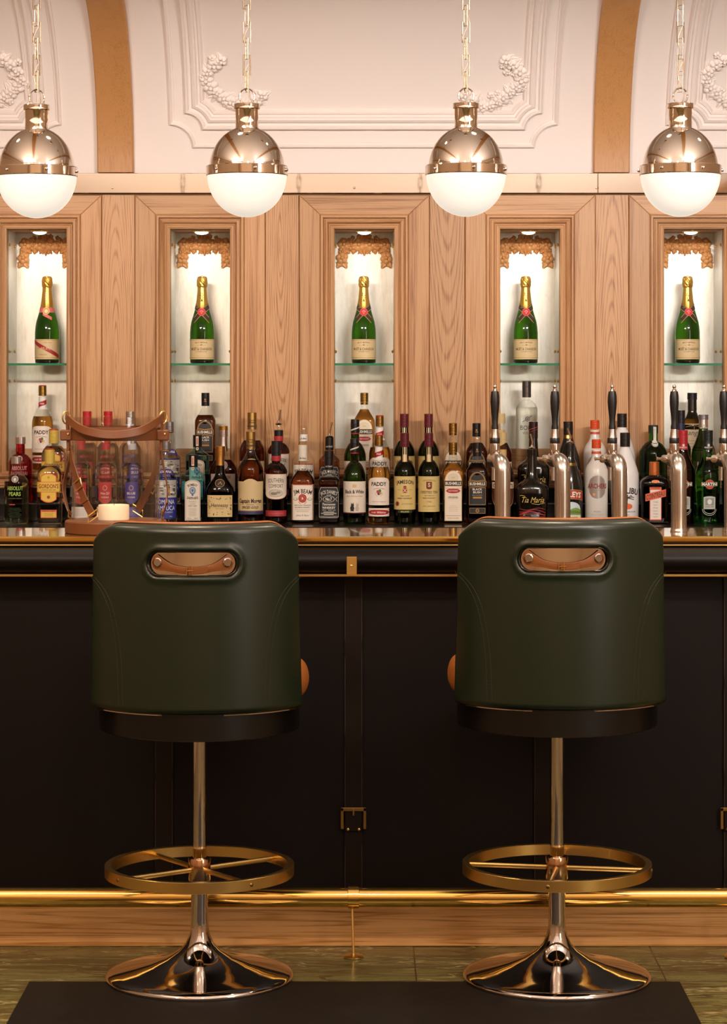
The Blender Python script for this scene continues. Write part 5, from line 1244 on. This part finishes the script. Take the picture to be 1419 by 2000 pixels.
PROTO = {}
ROWS = {1: (T1Y, T1Z), 2: (T2Y, T2Z), 3: (T3Y, ZF), 4: (9.08, ZS)}
GROUPS = {1: 'bottles in the front row of the back counter', 2: 'bottles on the step behind the front row', 3: 'spirit bottles on the niche floors', 4: 'champagne bottles on the glass shelves'}
def put(fn, kw, px, row, label, cat='bottle', rz=0):
    key = (fn.__name__, tuple(sorted(kw.items())))
    if key in PROTO: r = copy_tree(PROTO[key])
    else: r = PROTO[key] = fn(**kw)
    y, z = ROWS[row]; r.location = (PX(px, y), y, z); r.rotation_euler = (0, 0, rz)
    tag(r, label, cat, GROUPS[row])
LIST = [
 (champagne, dict(mumm=True), 92, 4, 'green champagne bottle with red diagonal sash on its label, leftmost niche'),
 (champagne, {}, 394.5, 4, 'green champagne bottle with gold foil in the niche second from left'),
 (champagne, {}, 710, 4, 'green champagne bottle with gold foil in the middle niche'),
 (champagne, {}, 1026, 4, 'green champagne bottle with gold foil in the niche second from right'),
 (champagne, {}, 1342, 4, 'green champagne bottle with gold foil in the rightmost niche'),
 (paddy, {}, 83, 3, 'golden whiskey bottle with white label on the floor of the leftmost niche'),
 (bushmills, dict(dark=True, fillz=.205), 401, 3, 'black-labelled whiskey bottle with clear shoulders in the niche second from left'),
 (bushmills, dict(fillz=.226), 711, 3, 'pale gold whiskey bottle with cream arched label in the middle niche'),
 (boru, {}, 1028, 3, 'tall clear vodka bottle with black lettering in the niche second from right'),
 (langs, {}, 1351, 3, 'brown-necked bottle with cream script label in the rightmost niche'),
 (absolut, dict(red=True), 40, 2, 'red raspberry vodka bottle with silver cap at the left end, back row'),
 (gordons, {}, 105, 2, 'yellow-labelled gin bottle on the step behind its twin'),
 (smirnoff, {}, 170, 2, 'red-capped vodka bottle on the step seen through the left of the lantern'),
 (smirnoff, {}, 211, 2, 'red-capped vodka bottle whose cap shows over the lantern rim'),
 (smirnoff, dict(blue=True), 254, 2, 'clear blue-labelled vodka bottle on the step behind the lantern'),
 (sambuca, {}, 331, 2, 'clear bottle with blue and grey label on the step right of the lantern'),
 (bombay, {}, 385.5, 2, 'blue gin bottle with arched label on the step, half hidden by its twin'),
 (hennessy, dict(kind=1), 436, 2, 'cognac bottle with silver foil neck and grey label on the step'),
 (morgan, {}, 492, 2, 'gold-capped spiced rum bottle on the step behind its twin'),
 (socomfort, dict(pour=True), 544, 2, 'dark amber liqueur bottle with metal pour spout on the step'),
 (jimbeam, dict(empty_=True), 592.5, 2, 'empty clear bourbon bottle with glass stopper on the step'),
 (jackd, dict(pour=True), 643, 2, 'square black-labelled whiskey bottle with metal pour spout on the step'),
 (blackwhite, {}, 693, 2, 'green whisky bottle with black cap and cream label on the step'),
 (paddy, {}, 741, 2, 'golden whiskey bottle with white label on the step in the middle'),
 (jameson, {}, 789, 2, 'dark green whiskey bottle with maroon cap on the step, left of the maroon pair'),
 (jameson, dict(crest=True), 836.5, 2, 'dark green whiskey bottle with maroon cap on the step, right of the maroon pair'),
 (bushmills, dict(empty_=True), 884, 2, 'empty clear whiskey bottle with cream label on the step'),
 (bushmills, dict(dark=True), 930, 2, 'black-labelled whiskey bottle with black cap on the step behind its twin'),
 (grants, {}, 978, 2, 'amber whisky bottle with pale cap on the step behind the left beer tap'),
 (tiamaria, {}, 1041, 2, 'dark coffee liqueur bottle with capped neck on the step'),
 (baileys, {}, 1109, 2, 'dark cream liqueur bottle with black cap on the step'),
 (archers, {}, 1161, 2, 'frosted schnapps bottle with orange cap on the step behind its twin'),
 (malibu, {}, 1214, 2, 'white rum liqueur bottle with dark cap on the step behind its twin'),
 (port, {}, 1275, 2, 'broad green wine bottle with paper seal over its stopper'),
 (darkslim, {}, 1329, 2, 'slim dark bottle with navy cap behind the tap second from right'),
 (martini, dict(kind=2), 1373, 2, 'green vermouth bottle with silver cap on the step at the right'),
 (absolut, {}, 32, 1, 'clear pear vodka bottle with green lettering, leftmost in the front row'),
 (gordons, {}, 97, 1, 'yellow-labelled gin bottle in the front row left of the lantern'),
 (smirnoff, {}, 158, 1, 'red-labelled vodka bottle in the front row behind the left of the lantern'),
 (smirnoff, {}, 207, 1, 'red-labelled vodka bottle in the front row straight behind the candle'),
 (smirnoff, dict(blue=True), 258, 1, 'blue-labelled clear vodka bottle in the front row behind the lantern'),
 (sambuca, {}, 324, 1, 'clear bottle with blue and grey label in the front row right of the lantern'),
 (bombay, {}, 377, 1, 'blue gin bottle with white arched label in the front row'),
 (hennessy, dict(kind=0), 430, 1, 'broad dark cognac bottle with copper foil neck and cream label'),
 (morgan, {}, 489.5, 1, 'gold-capped spiced rum bottle in the front row'),
 (socomfort, {}, 539, 1, 'dark amber liqueur bottle with black and red cap in the front row'),
 (jimbeam, {}, 591, 1, 'full bourbon bottle with white cap and white label in the front row'),
 (jackd, {}, 642, 1, 'square whiskey bottle with black label and black cap in the front row'),
 (blackwhite, {}, 692, 1, 'green whisky bottle with two small dogs on its cream label, front row'),
 (paddy, {}, 739.5, 1, 'golden whiskey bottle with white label in the front row'),
 (jameson, {}, 790, 1, 'dark green whiskey bottle with maroon cap in the front row, red cross crest on label'),
 (jameson, dict(crest=True), 837, 1, 'dark green whiskey bottle with maroon cap in the front row, dark red shield on label'),
 (bushmills, {}, 884, 1, 'amber whiskey bottle with cream arched label and gold cap in the front row'),
 (bushmills, dict(dark=True), 931, 1, 'black-labelled whiskey bottle with black cap in the front row'),
 (grants, {}, 981, 1, 'amber whisky bottle in the front row behind the left beer tap'),
 (tiamaria, dict(pour=True), 1038, 1, 'dark coffee liqueur bottle with metal pour spout in the front row'),
 (baileys, dict(pour=True), 1112, 1, 'dark cream liqueur bottle with metal pour spout in the front row'),
 (archers, {}, 1164, 1, 'frosted schnapps bottle with orange cap in the front row'),
 (malibu, {}, 1220, 1, 'white rum liqueur bottle with dark cap in the front row'),
 (cointreau, {}, 1277, 1, 'square orange-brown liqueur bottle with copper cap in the front row'),
 (martini, dict(kind=1), 1333, 1, 'dark red vermouth bottle with red cap behind the tap second from right'),
 (martini, dict(kind=0), 1382, 1, 'green vermouth bottle with red round badge and black cap in the front row'),
 (martini, dict(kind=3), 1432, 1, 'dark bottle cut off by the right edge behind the last beer tap'),
]
for e in LIST: put(*e)
bpy.context.view_layer.update()
